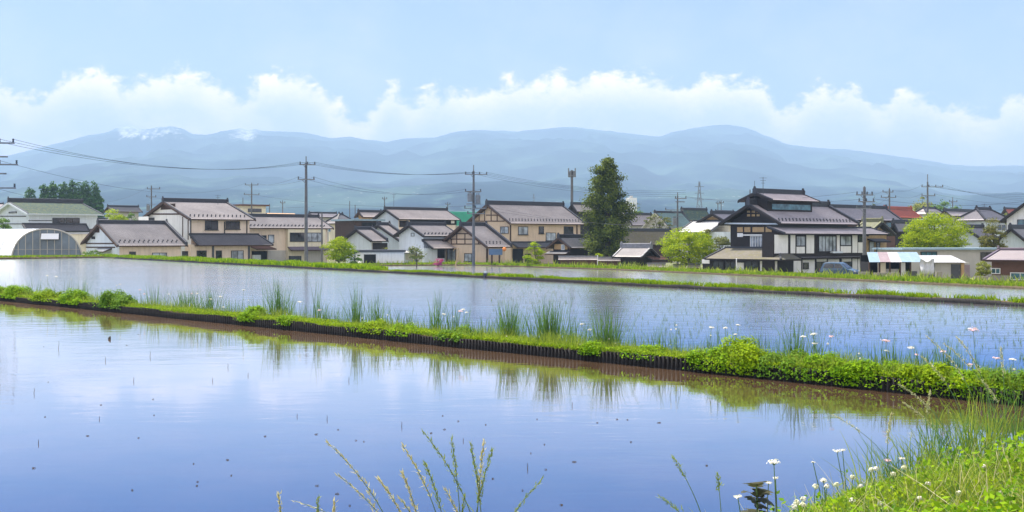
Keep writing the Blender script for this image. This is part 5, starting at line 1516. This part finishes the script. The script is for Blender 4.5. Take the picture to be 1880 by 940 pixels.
RUSH = [(60, 40, 60, 14, 'few thin stalks behind the highest clump at the left end'), (120, 38, 90, 34, 'sparse rush stalks near the left end of the dyke'), (152, 44, 40, 26, 'thin rush stalks at the white flowers near the left end'), (285, 46, 60, 34, 'tall thin rush stalks right of the broad left mound'), (345, 44, 70, 70, 'reedy rush patch left of the small round mound'),
        (385, 52, 60, 60, 'denser rush patch just left of the small round mound'), (425, 34, 50, 24, 'short rush stalks directly before the small round mound'), (512, 80, 62, 90, 'first tall dense rush tuft left of centre'), (580, 76, 22, 16, 'few very tall stalks right of the first tall tuft'), (605, 40, 60, 30, 'short thin stalks left of the forked tall rush'), (653, 78, 34, 46, 'narrow tall rush tuft left of the middle'),
        (692, 62, 44, 46, 'medium rush tuft right of the narrow tall one'), (745, 46, 60, 36, 'thin short rushes between the middle tufts'), (800, 80, 40, 40, 'leaning tall rush tuft left of the pink and white flower cluster'), (838, 60, 60, 46, 'thin rushes around the pink and white flower cluster'), (890, 44, 50, 34, 'short rushes right of the pink and white flower cluster'),
        (935, 76, 46, 100, 'left one of three big rush tufts in the middle'), (1012, 86, 80, 150, 'middle and largest one of three big rush tufts'), (1052, 60, 40, 40, 'thin edge stalks between the two right big tufts'), (1115, 80, 84, 120, 'right and most spreading one of three big rush tufts'), (1225, 36, 50, 20, 'short dark stalks left of the round white flower stalks'),
        (1395, 60, 40, 10, 'few bent stalks behind the biggest mound'), (1462, 92, 60, 46, 'tall thin rush tuft right of the biggest mound'), (1500, 80, 30, 24, 'upright thin stalks beside the white flower bunch'), (1560, 46, 90, 30, 'sparse leaning stalks right of the white flower bunch'), (1640, 60, 70, 60, 'rush tuft behind the pink flat flower'),
        (1690, 58, 60, 50, 'rush tuft left of the straw coloured tall grasses'), (1735, 84, 40, 24, 'tall rush stalks among the straw coloured grasses'), (1830, 50, 90, 30, 'sparse rushes near the right picture edge')]
for a in RUSH: rush(*a)
k = 3200
pxs = RNG.uniform(-60, 2000, k); root = np.array([tuple(on1(a, .42 + .18 * RNG.random(), .05)) for a in pxs]); hh = RNG.uniform(.15, .62, k) * (.5 + fbm(pxs / 60, pxs * 0, 3, 4))
tag(np_obj('thin_stalks', *blades(root, hh, RNG.normal(0, .12, (k, 2)) * hh[:, None], .011, 4), M['rush']), 'thin loose rush stalks standing along the water side of the near dyke', 'rushes', kind='stuff')

# flowers: head and stem


def flower_proto(kind, seed):
    g = np.random.default_rng(seed); o = thing('wildflower', None, None, (0, 0, 0)); h = 1.0
    mb = MB(); b1, b2 = g.normal(0, .05, 2); mb.tube([(0, 0, 0), (b1, 0, .45), (b2 - b1, .02, .8), (b2, 0, 1.0)], [.010, .009, .008, .006], 5)
    for i in range(3):
        z = .2 + .2 * i; mb.tube([(b1 * z * 2, 0, z), (b1 + .09 * (-1) ** i, .03, z + .1)], [.012, .002], 4)
    return o, mb, b2, g


def flower(px, py, kind, label, group, rootpx=None, seed=0, bank_root=None, size=1., off=None):
    size *= .72
    """stem from the dyke (or bank) up to the head at the measured place"""
    g = np.random.default_rng(abs(int(px * 31 + py))); off = off if off is not None else g.uniform(.2, .5)
    r = on1(rootpx or px + g.normal(0, 3), off, .15) if bank_root is None else Vector(bank_root)
    D = r.y; tip = at(px, py, D); r.z = min(r.z, tip.z - .04)
    o = thing('wildflower', label, 'flower', r, 0, group); v = tip - r
    side = Vector((g.normal(0, .04), g.normal(0, .03), 0)); mb = MB()
    mid = v * .5 + side * v.length + Vector((0, 0, .04)) * v.length
    mb.tube([(0, 0, -.03), tuple(v * .25 + side * .6 * v.length), tuple(mid), tuple(v * .8 + side * .5 * v.length), tuple(v)], [.0042, .004, .0035, .003, .0025], 5)
    hx = []
    if kind == 'umbel':          # flat cluster of small florets on rays
        k = 7
        for i in range(k):
            t = 2 * math.pi * i / (k - 1); q = v + (Vector((math.cos(t), math.sin(t), 0)) * (.030 if i < k - 1 else 0) * size * g.uniform(.7, 1.2) + Vector((0, 0, g.uniform(.012, .03) * size)))
            mb.tube([tuple(v), tuple(q)], .0015, 4); hx.append(q)
        P = np.concatenate([np.array(q) + g.normal(0, .008 * size, (16, 3)) * np.array([1, 1, .5]) for q in hx]); lf = .014 * size
    else:                        # ball of petals
        P = np.array(v) + unit(g.normal(size=(70, 3))) * np.array([.019, .019, .016]) * size * g.uniform(.7, 1.1, (70, 1)); lf = .015 * size
    mb.build('stem', M['stem'], o)
    mat = 'petal_pink' if 'pink' in label else 'petal_cream' if kind == 'ball' and g.random() < .4 else 'petal'
    np_obj('flower_head', *leaves(P, unit(P - np.array(v)) + np.array([0, 0, .5]), lf, .7), M[mat], o)
    for i in range(g.integers(1, 4)):
        f = .25 + .2 * i; q = v * f + side * v.length * .6
        np_obj('leaf', *leaves(np.array([tuple(q + Vector((.015 * (-1) ** i, -.005, .01)))]), np.array([[.3 * (-1) ** i, -.4, .8]]), .05, .3), M['leaf_mid'], o)
    return o


WL = 'small white flower on a thin stem on the near dyke left of its middle'
WR = 'small white flower on a thin stem on the near dyke right of its middle'
PL = 'pale pink flower cluster on a thin stem growing on the near dyke'
GRL, GRR, GRP = 'white flowers on the left half of the near dyke', 'white flowers on the right half of the near dyke', 'pale pink flowers on the near dyke'
for px, py, s in ((25, 508, 1), (87, 507, 1.3), (103, 509, 1.7), (75, 513, 1), (9, 514, 1), (131, 512, 1), (160, 521, 1), (185, 530, 1), (220, 523, 1.2), (214, 524, 1), (275, 545, 1), (310, 541, 1.3), (362, 540, 1.2), (387, 550, 1.2), (405, 546, 1.5), (410, 565, 1.3), (447, 534, 1.4), (550, 556, 1.8), (456, 551, .9),
                  (665, 584, 1), (711, 578, 1), (700, 585, .9), (640, 590, .8), (815, 578, 1.4), (850, 570, 1.6), (857, 575, 1.2), (833, 581, 1), (930, 617, .9), (475, 573, 1), (504, 581, .9)):
    flower(px, py, 'umbel' if s > 1.1 else 'ball', WL, GRL, size=s * .95)
for px, py, s in ((1068, 597, 1.3), (1083, 607, 1.3), (1065, 634, 1.4), (1105, 627, 1), (1118, 622, 1), (1130, 630, .9), (1232, 605, .9), (1242, 597, 1), (1241, 604, .9), (1306, 604, 1.5), (1332, 604, 1.4), (1355, 599, 1.2), (1350, 616, 1.2), (1305, 616, .9), (1334, 625, .9), (1475, 620, 1.3), (1494, 617, 1.8), (1496, 633, 1.5),
                  (1520, 631, 1.1), (1577, 649, .9), (1579, 658, 1), (1628, 646, 1.2), (1673, 641, 1.5), (1860, 663, 1.5), (1862, 678, 1.1), (1820, 692, .9), (1510, 659, .8), (1448, 655, .8)):
    flower(px, py, 'umbel' if s > 1.1 else 'ball', WR, GRR, size=s)
for px, py, s in ((257, 533, 1.2), (265, 541, 1.3), (352, 540, 1), (586, 571, 1.5), (845, 574, 1.9), (1526, 620, 1.3), (1627, 629, 1.9), (1683, 653, 1.1), (1732, 648, 1.5), (1830, 660, 1.5), (1781, 671, 1.2)):
    flower(px, py, 'umbel', PL, GRP, size=s)
flower(1787, 610, 'umbel', 'tallest pink flower cluster rising above the right end of the near dyke', None, rootpx=1800, size=2.2, off=.3)

# ------------------------------------------------------------------ seeding grasses


def panicle(tip, root, D, label, group=None, mat='seedhead', headlen=.4, full=1., curve=0., stemr=.0032, br=True):
    """grass stalk from root pixel to tip pixel at distance D, feathery seed head along its upper part"""
    t_ = at(tip[0], tip[1], D); r_ = at(root[0], root[1], D); 
    if D < 8.5:
        for _ in range(3): k_ = (r_.z - float(bank_z(r_.x, D))) / max(.05, t_.z - r_.z); r_ = r_ - (t_ - r_) * k_
    r_.z = max(r_.z, -.05)
    g = np.random.default_rng(abs(int(tip[0] * 17 + tip[1]))); o = thing('grass_stalk', label, 'grass stalk', r_, 0, group)
    v = t_ - r_; L = v.length; n = 14; pts = []
    for i in range(n + 1):
        s = i / n; pts.append(Vector((v.x * s ** (1.5 + curve), v.y * s + .03 * math.sin(s * 3), v.z * (s * (1 + .12 * (1 - s))))))
    mb = MB(); mb.tube([(0, 0, -.1)] + pts[1:], [stemr * (1.2 - .8 * i / n) for i in range(n + 1)], 5); mb.build('stem', M['stem'], o)
    k = int(150 * full * (headlen / .4)); rt, hh_, ln_ = [], [], []
    for i in range(k):
        s = 1 - headlen * (i / k) + .004; i0 = min(n - 1, int(s * n)); a = pts[i0].lerp(pts[i0 + 1], min(1, s * n - i0)); tg = (pts[i0 + 1] - pts[i0]).normalized()
        w_ = .25 + .35 * full * (.3 + i / k)
        e = (tg + Vector(g.normal(0, w_, 3))).normalized() * (.014 + .016 * g.random())
        a = a + Vector(g.normal(0, .0035 + .006 * (i / k) * full, 3)); rt.append(tuple(a)); hh_.append(e.z if abs(e.z) > .002 else .002); ln_.append((e.x, e.y))
    np_obj('seed_head', *blades(np.array(rt), np.array(hh_), np.array(ln_), .0062, 2, 1.0, .8), M[mat], o)
    if g.random() < .65:
        s = g.uniform(.15, .45); a = pts[int(s * n)]; sg = g.choice([-1, 1])
        V, Q = blades(np.array([tuple(a)]), np.array([L * .28]), np.array([[sg * L * .16, 0]]), .008, 5, 1.6, .3); np_obj('leaf_blade', V, Q, M['blade'], o)


BOT = [((600, 812), (676, 960), 'seedhead', .45, 'leftmost tall stalk of pale seeding grass at the bottom edge'), ((621, 873), (674, 960), 'seedhead', .4, 'short seeding stalk under the leftmost tall one at the bottom edge'), ((694, 878), (724, 960), 'seedhead', .5, 'seeding stalk between the leftmost tall one and the middle bunch'),
       ((738, 868), (757, 960), 'seedhead', .55, 'short pale seeding stalk in the middle bottom bunch'), ((739, 818), (784, 960), 'seedhead', .4, 'tall pale pinkish seeding stalk in the middle bottom bunch'), ((780, 850), (802, 960), 'seedgreen', .4, 'faint thin stalk right of the pinkish seeding stalk'),
       ((777, 793), (842, 960), 'seedgreen', .42, 'tallest dark nodding seeding stalk at the bottom edge'), ((829, 806), (840, 960), 'seedgreen', .3, 'tall plain green stalk beside the tallest nodding one'), ((864, 817), (878, 960), 'seedgreen', .45, 'left dark stalk of the three pronged grass at the bottom'), ((888, 812), (879, 960), 'seedhead', .4, 'pale middle stalk of the three pronged grass at the bottom'),
       ((904, 826), (882, 960), 'seedgreen', .42, 'right dark stalk of the three pronged grass at the bottom'), ((817, 899), (834, 960), 'seedhead', .7, 'short pale plume right of the middle bottom bunch'), ((994, 881), (958, 960), 'seedgreen', .6, 'leaning stalk at the right end of the bottom grasses'), ((511, 908), (513, 960), 'seedhead', .6, 'lone pale short stalk at the far left of the bottom grasses'),
       ((541, 920), (596, 960), 'seedhead', .8, 'low pale nodding stalk near the left of the bottom grasses'), ((584, 912), (582, 960), 'seedgreen', .7, 'short upright dark stalk near the low nodding one'), ((614, 921), (611, 960), 'seedhead', .7, 'tiny pale stalk tip left of the leftmost tall grass'), ((735, 915), (750, 960), 'seedhead', .7, 'low pale stalk tip in the middle bottom bunch'), ((853, 912), (848, 960), 'seedgreen', .6, 'tiny dark stalk tip left of the three pronged grass'),
       ((1237, 842), (1276, 960), 'seedgreen', .2, 'taller bare stalk at the bottom right of centre'), ((1318, 872), (1324, 960), 'seedgreen', .2, 'faint bare stalk right of the taller bare one'), ((1212, 912), (1244, 960), 'seedgreen', .3, 'pale short stalk left of the taller bare one')]
for tip, root, mt, hl, lab in BOT: panicle(tip, root, 6.0, lab, None, mt, hl, .55 if hl < .6 else .35, .3)
g0 = np.random.default_rng(2); n = 46
bx = g0.uniform(-1.5, .3, n) * .95 + .0; by = np.array([bank_y(a) for a in bx]) - g0.uniform(.25, .9, n); root = np.stack([bx, by, [bank_z(a, b) for a, b in zip(bx, by)]], 1); hh = g0.uniform(.10, .34, n)
tag(np_obj('grass_blades', *blades(root, hh, g0.normal(0, .25, (n, 2)) * hh[:, None], .006, 5, 1.8, .5), M['blade']), 'loose green grass blades among the seeding stalks at the bottom edge', 'grass', kind='stuff')
# straw coloured tall grasses in front of the right end of the dyke, rooted on the near bank
for tip, root, hl, lab in (((1702, 618), (1798, 790), .5, 'long arching straw coloured grass reaching over the near dyke from the right'), ((1757, 619), (1822, 780), .45, 'arching straw coloured grass beside the tall pink flower'), ((1735, 632), (1836, 800), .3, 'thin arching grass between the two straw coloured plumes'), ((1693, 655), (1770, 800), .35, 'low arching thin grass left of the straw coloured plumes'),
                           ((1652, 707), (1745, 830), .4, 'pale leaning seed stalk over the brown shallow water at right'), ((1660, 740), (1740, 850), .5, 'pale feathery stalk low over the water at right'), ((1708, 720), (1702, 850), .35, 'upright pale stalk over the water left of the right rushes'), ((1637, 760), (1630, 880), .5, 'small pale feathery stalk at the left of the right rushes'), ((1530, 762), (1650, 905), .25, 'long green stalk leaning left over the water from the right bank'),
                           ((1838, 640), (1850, 820), .3, 'tall thin reddish stalk near the right picture edge'), ((1805, 700), (1862, 850), .3, 'thin straw stalk leaning in front of the right leafy stretch')):
    D = bank_y((root[0] - CX) / F * 10.5) - .25
    panicle(tip, root, 10.2 if root[0] > 1700 else 9.4, lab, None, 'seedhead', hl, .8, .5)

# ------------------------------------------------------------------ the near bank at the lower right
def bank_pts(n, dmin, dmax, x0, x1, pw=1.):
    x = RNG.uniform(x0, x1, n); dd = dmin + (dmax - dmin) * RNG.random(n) ** pw; y = bank_y(x) - dd
    return np.stack([x, y, bank_z(x, y) - .01], 1)


root = bank_pts(46000, .05, 3.4, .6, 9); h = RNG.uniform(.05, .19, len(root)) * (.5 + fbm(root[:, 0] * 1.6, root[:, 1] * 1.6, 3, 6))
tag(np_obj('bank_grass', *blades(root, h, RNG.normal(0, .45, (len(root), 2)) * h[:, None], .009 * RNG.uniform(.5, 1.6, len(root)), 3, 1.6, .9), M['blade']), 'thick bright grass covering the near bank at the lower right', 'grass', kind='stuff')
root = bank_pts(40000, -.02, 3.2, .6, 9); root[:, 2] += RNG.uniform(.01, .13, len(root)) * (.4 + 1.2 * fbm(root[:, 0] * 2.3, root[:, 1] * 2.3, 3, 15))
tag(np_obj('bank_weeds', *leaves(root, RNG.normal(0, .5, (len(root), 3)) + np.array([0, -.1, .8]), .034, .7), M['leaf_cover']), 'small leafy weeds between the grass of the near bank', 'weeds', kind='stuff')
root = bank_pts(9000, -.05, 1.0, .9, 3.4); root[:, 2] += RNG.uniform(.02, .16, len(root))
tag(np_obj('clover', *leaves(root, RNG.normal(0, .4, (len(root), 3)) + np.array([0, -.1, .8]), .03, .8), M['leaf_clover']), 'clover leaves along the water edge of the near bank', 'clover', kind='stuff')
root = bank_pts(24000, .0, 3.3, .6, 6.5); mk_ = fbm(root[:, 0] * 1.7, root[:, 1] * 1.7, 3, 25); root = root[mk_ > .47]; mk_ = mk_[mk_ > .47]; root[:, 2] += RNG.uniform(.02, 1., len(root)) * np.clip((mk_ - .42) * 1.3, 0, .3)
tag(np_obj('bank_weeds', *leaves(root, RNG.normal(0, .5, (len(root), 3)) + np.array([0, -.15, .8]), .042, .6), M['leaf_clover']), 'taller leafy weeds in clumps on the near bank', 'weeds', kind='stuff')
root = bank_pts(1500, .0, 3.0, .7, 6.3); h = RNG.uniform(.10, .36, len(root))
tag(np_obj('dry_grass', *blades(root, h, RNG.normal(0, .5, (len(root), 2)) * h[:, None], .006, 4, 1.6, .9), M['seedhead']), 'dead straw coloured stalks among the grass of the near bank', 'grass', kind='stuff')
root = bank_pts(1700, .0, 2.2, .7, 6.3); h = RNG.uniform(.12, .30, len(root)) * (.5 + .8 * fbm(root[:, 0] * 2, root[:, 1] * 2, 3, 41))
tag(np_obj('tall_grass', *blades(root, h, RNG.normal(0, .45, (len(root), 2)) * h[:, None], .008, 5, 1.8, .9), M['rush']), 'taller darker grass blades standing out of the near bank', 'grass', kind='stuff')
for k, (px, n, hpx, wpx, lab) in enumerate(((1590, 26, 130, 60, 'thin rush tuft at the left end of the rushes on the near bank'), (1640, 60, 120, 70, 'dense rush tuft second from the left on the near bank'), (1690, 70, 130, 80, 'dense rush tuft in the middle of the near bank rushes'), (1745, 80, 150, 90, 'tall rush tuft right of the middle on the near bank'), (1800, 80, 170, 90, 'tallest rush tuft on the near bank at the right'), (1860, 60, 170, 80, 'rush tuft on the near bank cut by the right edge'))):
    n = int(n * 1.5); x = (px - CX) / F * 9.6; y = bank_y(x) - .25; x = (px - CX) / F * y; y = bank_y(x) - .2; z = bank_z(x, y); g = np.random.default_rng(px)
    h = hpx / F * y; wd = wpx / F * y
    rt = np.stack([x + g.normal(0, wd * .28, n), y + g.normal(0, .12, n), np.full(n, z)], 1); hh = h * g.uniform(.45, 1.1, n)
    o = np_obj('rush_tuft', *blades(rt, hh, np.stack([g.normal(-.05, .28, n) * h, g.normal(0, .15, n) * h], 1), .011, 6, 2.0, .6), M['rush' if k % 2 else 'blade'], loc=(x, y, z)); tag(o, lab, 'rushes')


def bank_root(px, d):
    y = 9.
    for _ in range(12): x = (px - CX) / F * y; y = bank_y(x) - d
    return Vector(((px - CX) / F * y, y, bank_z(x, y)))


CL = 'round white clover flower on the near bank at the lower right'
for px, py, d in ((1497, 893, .25), (1512, 882, .2), (1518, 892, .3), (1536, 889, .22), (1565, 876, .2), (1600, 862, .2), (1608, 860, .25), (1475, 916, .35), (1463, 922, .4), (1458, 930, .45), (1474, 926, .4), (1640, 870, .5), (1580, 893, .4), (1637, 897, .6), (1806, 856, .8), (1704, 888, .9), (1760, 905, 1.2), (1690, 915, 1.1), (1838, 905, 1.3), (1565, 918, .7), (1615, 925, .9), (1720, 930, 1.2), (1660, 858, .3), (1835, 870, .9)):
    flower(px, py, 'ball', CL, 'clover flowers on the near bank', bank_root=bank_root(px + 2, d + .4), size=1.25)
for px, py, rx, d, s, lab in ((1421, 854, 1426, .5, 1.25, 'tall white yarrow like flower left of the near bank clover'), (1411, 889, 1420, .45, .8, 'short white flower just below the tall left one on the near bank'), (1424, 880, 1426, .48, .7, 'small lower white flower on the stem of the tall left one'), (1537, 831, 1556, .3, .9, 'white flower with leafy stem above the clover of the near bank'), (1547, 828, 1557, .3, .8, 'white flower touching the one above the near bank clover'),
                              (1493, 850, 1515, .3, .5, 'tiny white bud on a curved stem over the water'), (1655, 844, 1660, .3, .9, 'white flower in front of the near bank rushes'), (1630, 848, 1634, .3, .8, 'pale pink flower in front of the near bank rushes'), (1355, 915, 1362, .5, .9, 'white flower left of the dark leaved plant'), (1512, 885, 1514, .4, .8, 'white daisy beside the first clover heads')):
    flower(px, py, 'umbel', lab, None, bank_root=bank_root(rx, d + .25), size=s * .95)


def dock():
    r = bank_root(1388, .62); o = thing('dark_leaved_plant', 'dark purple green thistle like plant at the bottom right of centre', 'plant', r); g = np.random.default_rng(4)
    mb = MB(); mb.tube([(0, 0, -.05), (.01, 0, .22), (0, 0, .40)], [.008, .007, .004], 6); mb.build('stem', M['stem'], o)
    for i in range(16):
        az = i * 2.4 + g.normal(0, .5); z = .08 + .020 * i + g.normal(0, .015); L = (.19 - .006 * i) * g.uniform(.6, 1.2); dr = Vector((math.cos(az), math.sin(az) * .6, g.uniform(.3, 1.6))).normalized(); sd_ = Vector((-math.sin(az), math.cos(az), .1)).normalized(); mb = MB(); n = 8
        top = []; bot = []
        for j in range(n + 1):
            s = j / n; c = Vector((0, 0, z)) + dr * L * s + Vector((0, 0, -g.uniform(.02, .10) * 0 - .07 * s * s)); wv = (.058 * math.sin(math.pi * min(1, s * .9 + .08)) + .002) * (1.35 if j % 2 else .7)
            top.append(c + sd_ * wv); bot.append(c - sd_ * wv)
        mb.add(top + bot, [(j, j + 1, n + 2 + j, n + 1 + j) for j in range(n)]); mb.build('leaf', M['dock'], o)


dock()

# ------------------------------------------------------------------ bits floating or sticking out of the near paddy
g0 = np.random.default_rng(9); LB = 'small dark bit of dead straw lying on the near paddy water'; LT = 'thin dark twig standing up out of the near paddy water'
for i in range(48):
    px = g0.uniform(10, 1300); py = g0.uniform(max(585 + .105 * px, 585), 935); q = at_z(px, py, 0)
    if q.y < bank_y(q.x) + .3: continue
    s = .010 * g0.uniform(.5, 1.3); mb = MB()
    for k in range(g0.integers(2, 5)):
        t = g0.uniform(0, 3.14); c = Vector((g0.normal(0, s * .5), g0.normal(0, s * .5), .003)); d_ = Vector((math.cos(t), math.sin(t), .1)) * s
        mb.tube([c - d_, c + d_ * .2 + Vector((0, 0, .004)), c + d_], .0025, 4)
    o = mb.build('straw_bit', M['straw']); o.location = (q.x, q.y, .0); tag(o, LB, 'straw', 'dead straw bits floating on the near paddy')
for px, py, hpx in ((107, 640, 14), (193, 663, 8), (275, 655, 10), (418, 675, 8), (62, 722, 10), (70, 815, 8), (245, 700, 8), (545, 765, 6), (600, 770, 8), (737, 783, 9), (850, 810, 6), (1050, 745, 7), (968, 860, 10), (640, 700, 8), (390, 700, 7), (182, 770, 6), (17, 505, 14), (455, 690, 6)):
    q = at_z(px, py, 0); h = hpx / F * q.y; o = MB().tube([(0, 0, -.02), (.1 * h, 0, h * .6), (.05 * h, 0, h)], [.004, .003, .0015], 5).build('twig', M['straw']); o.location = (q.x, q.y, 0); tag(o, LT, 'twig', 'thin twigs standing in the near paddy')
q = at_z(201, 623, 0); o = MB().ball((0, 0, .015), .03, 9, 6, (1, .8, 1.1)).ball((.012, 0, .045), .018, 7, 5).build('mud_clod', M['straw']); o.location = q; tag(o, 'dark mud clod standing out of the near paddy water at left', 'mud clod')
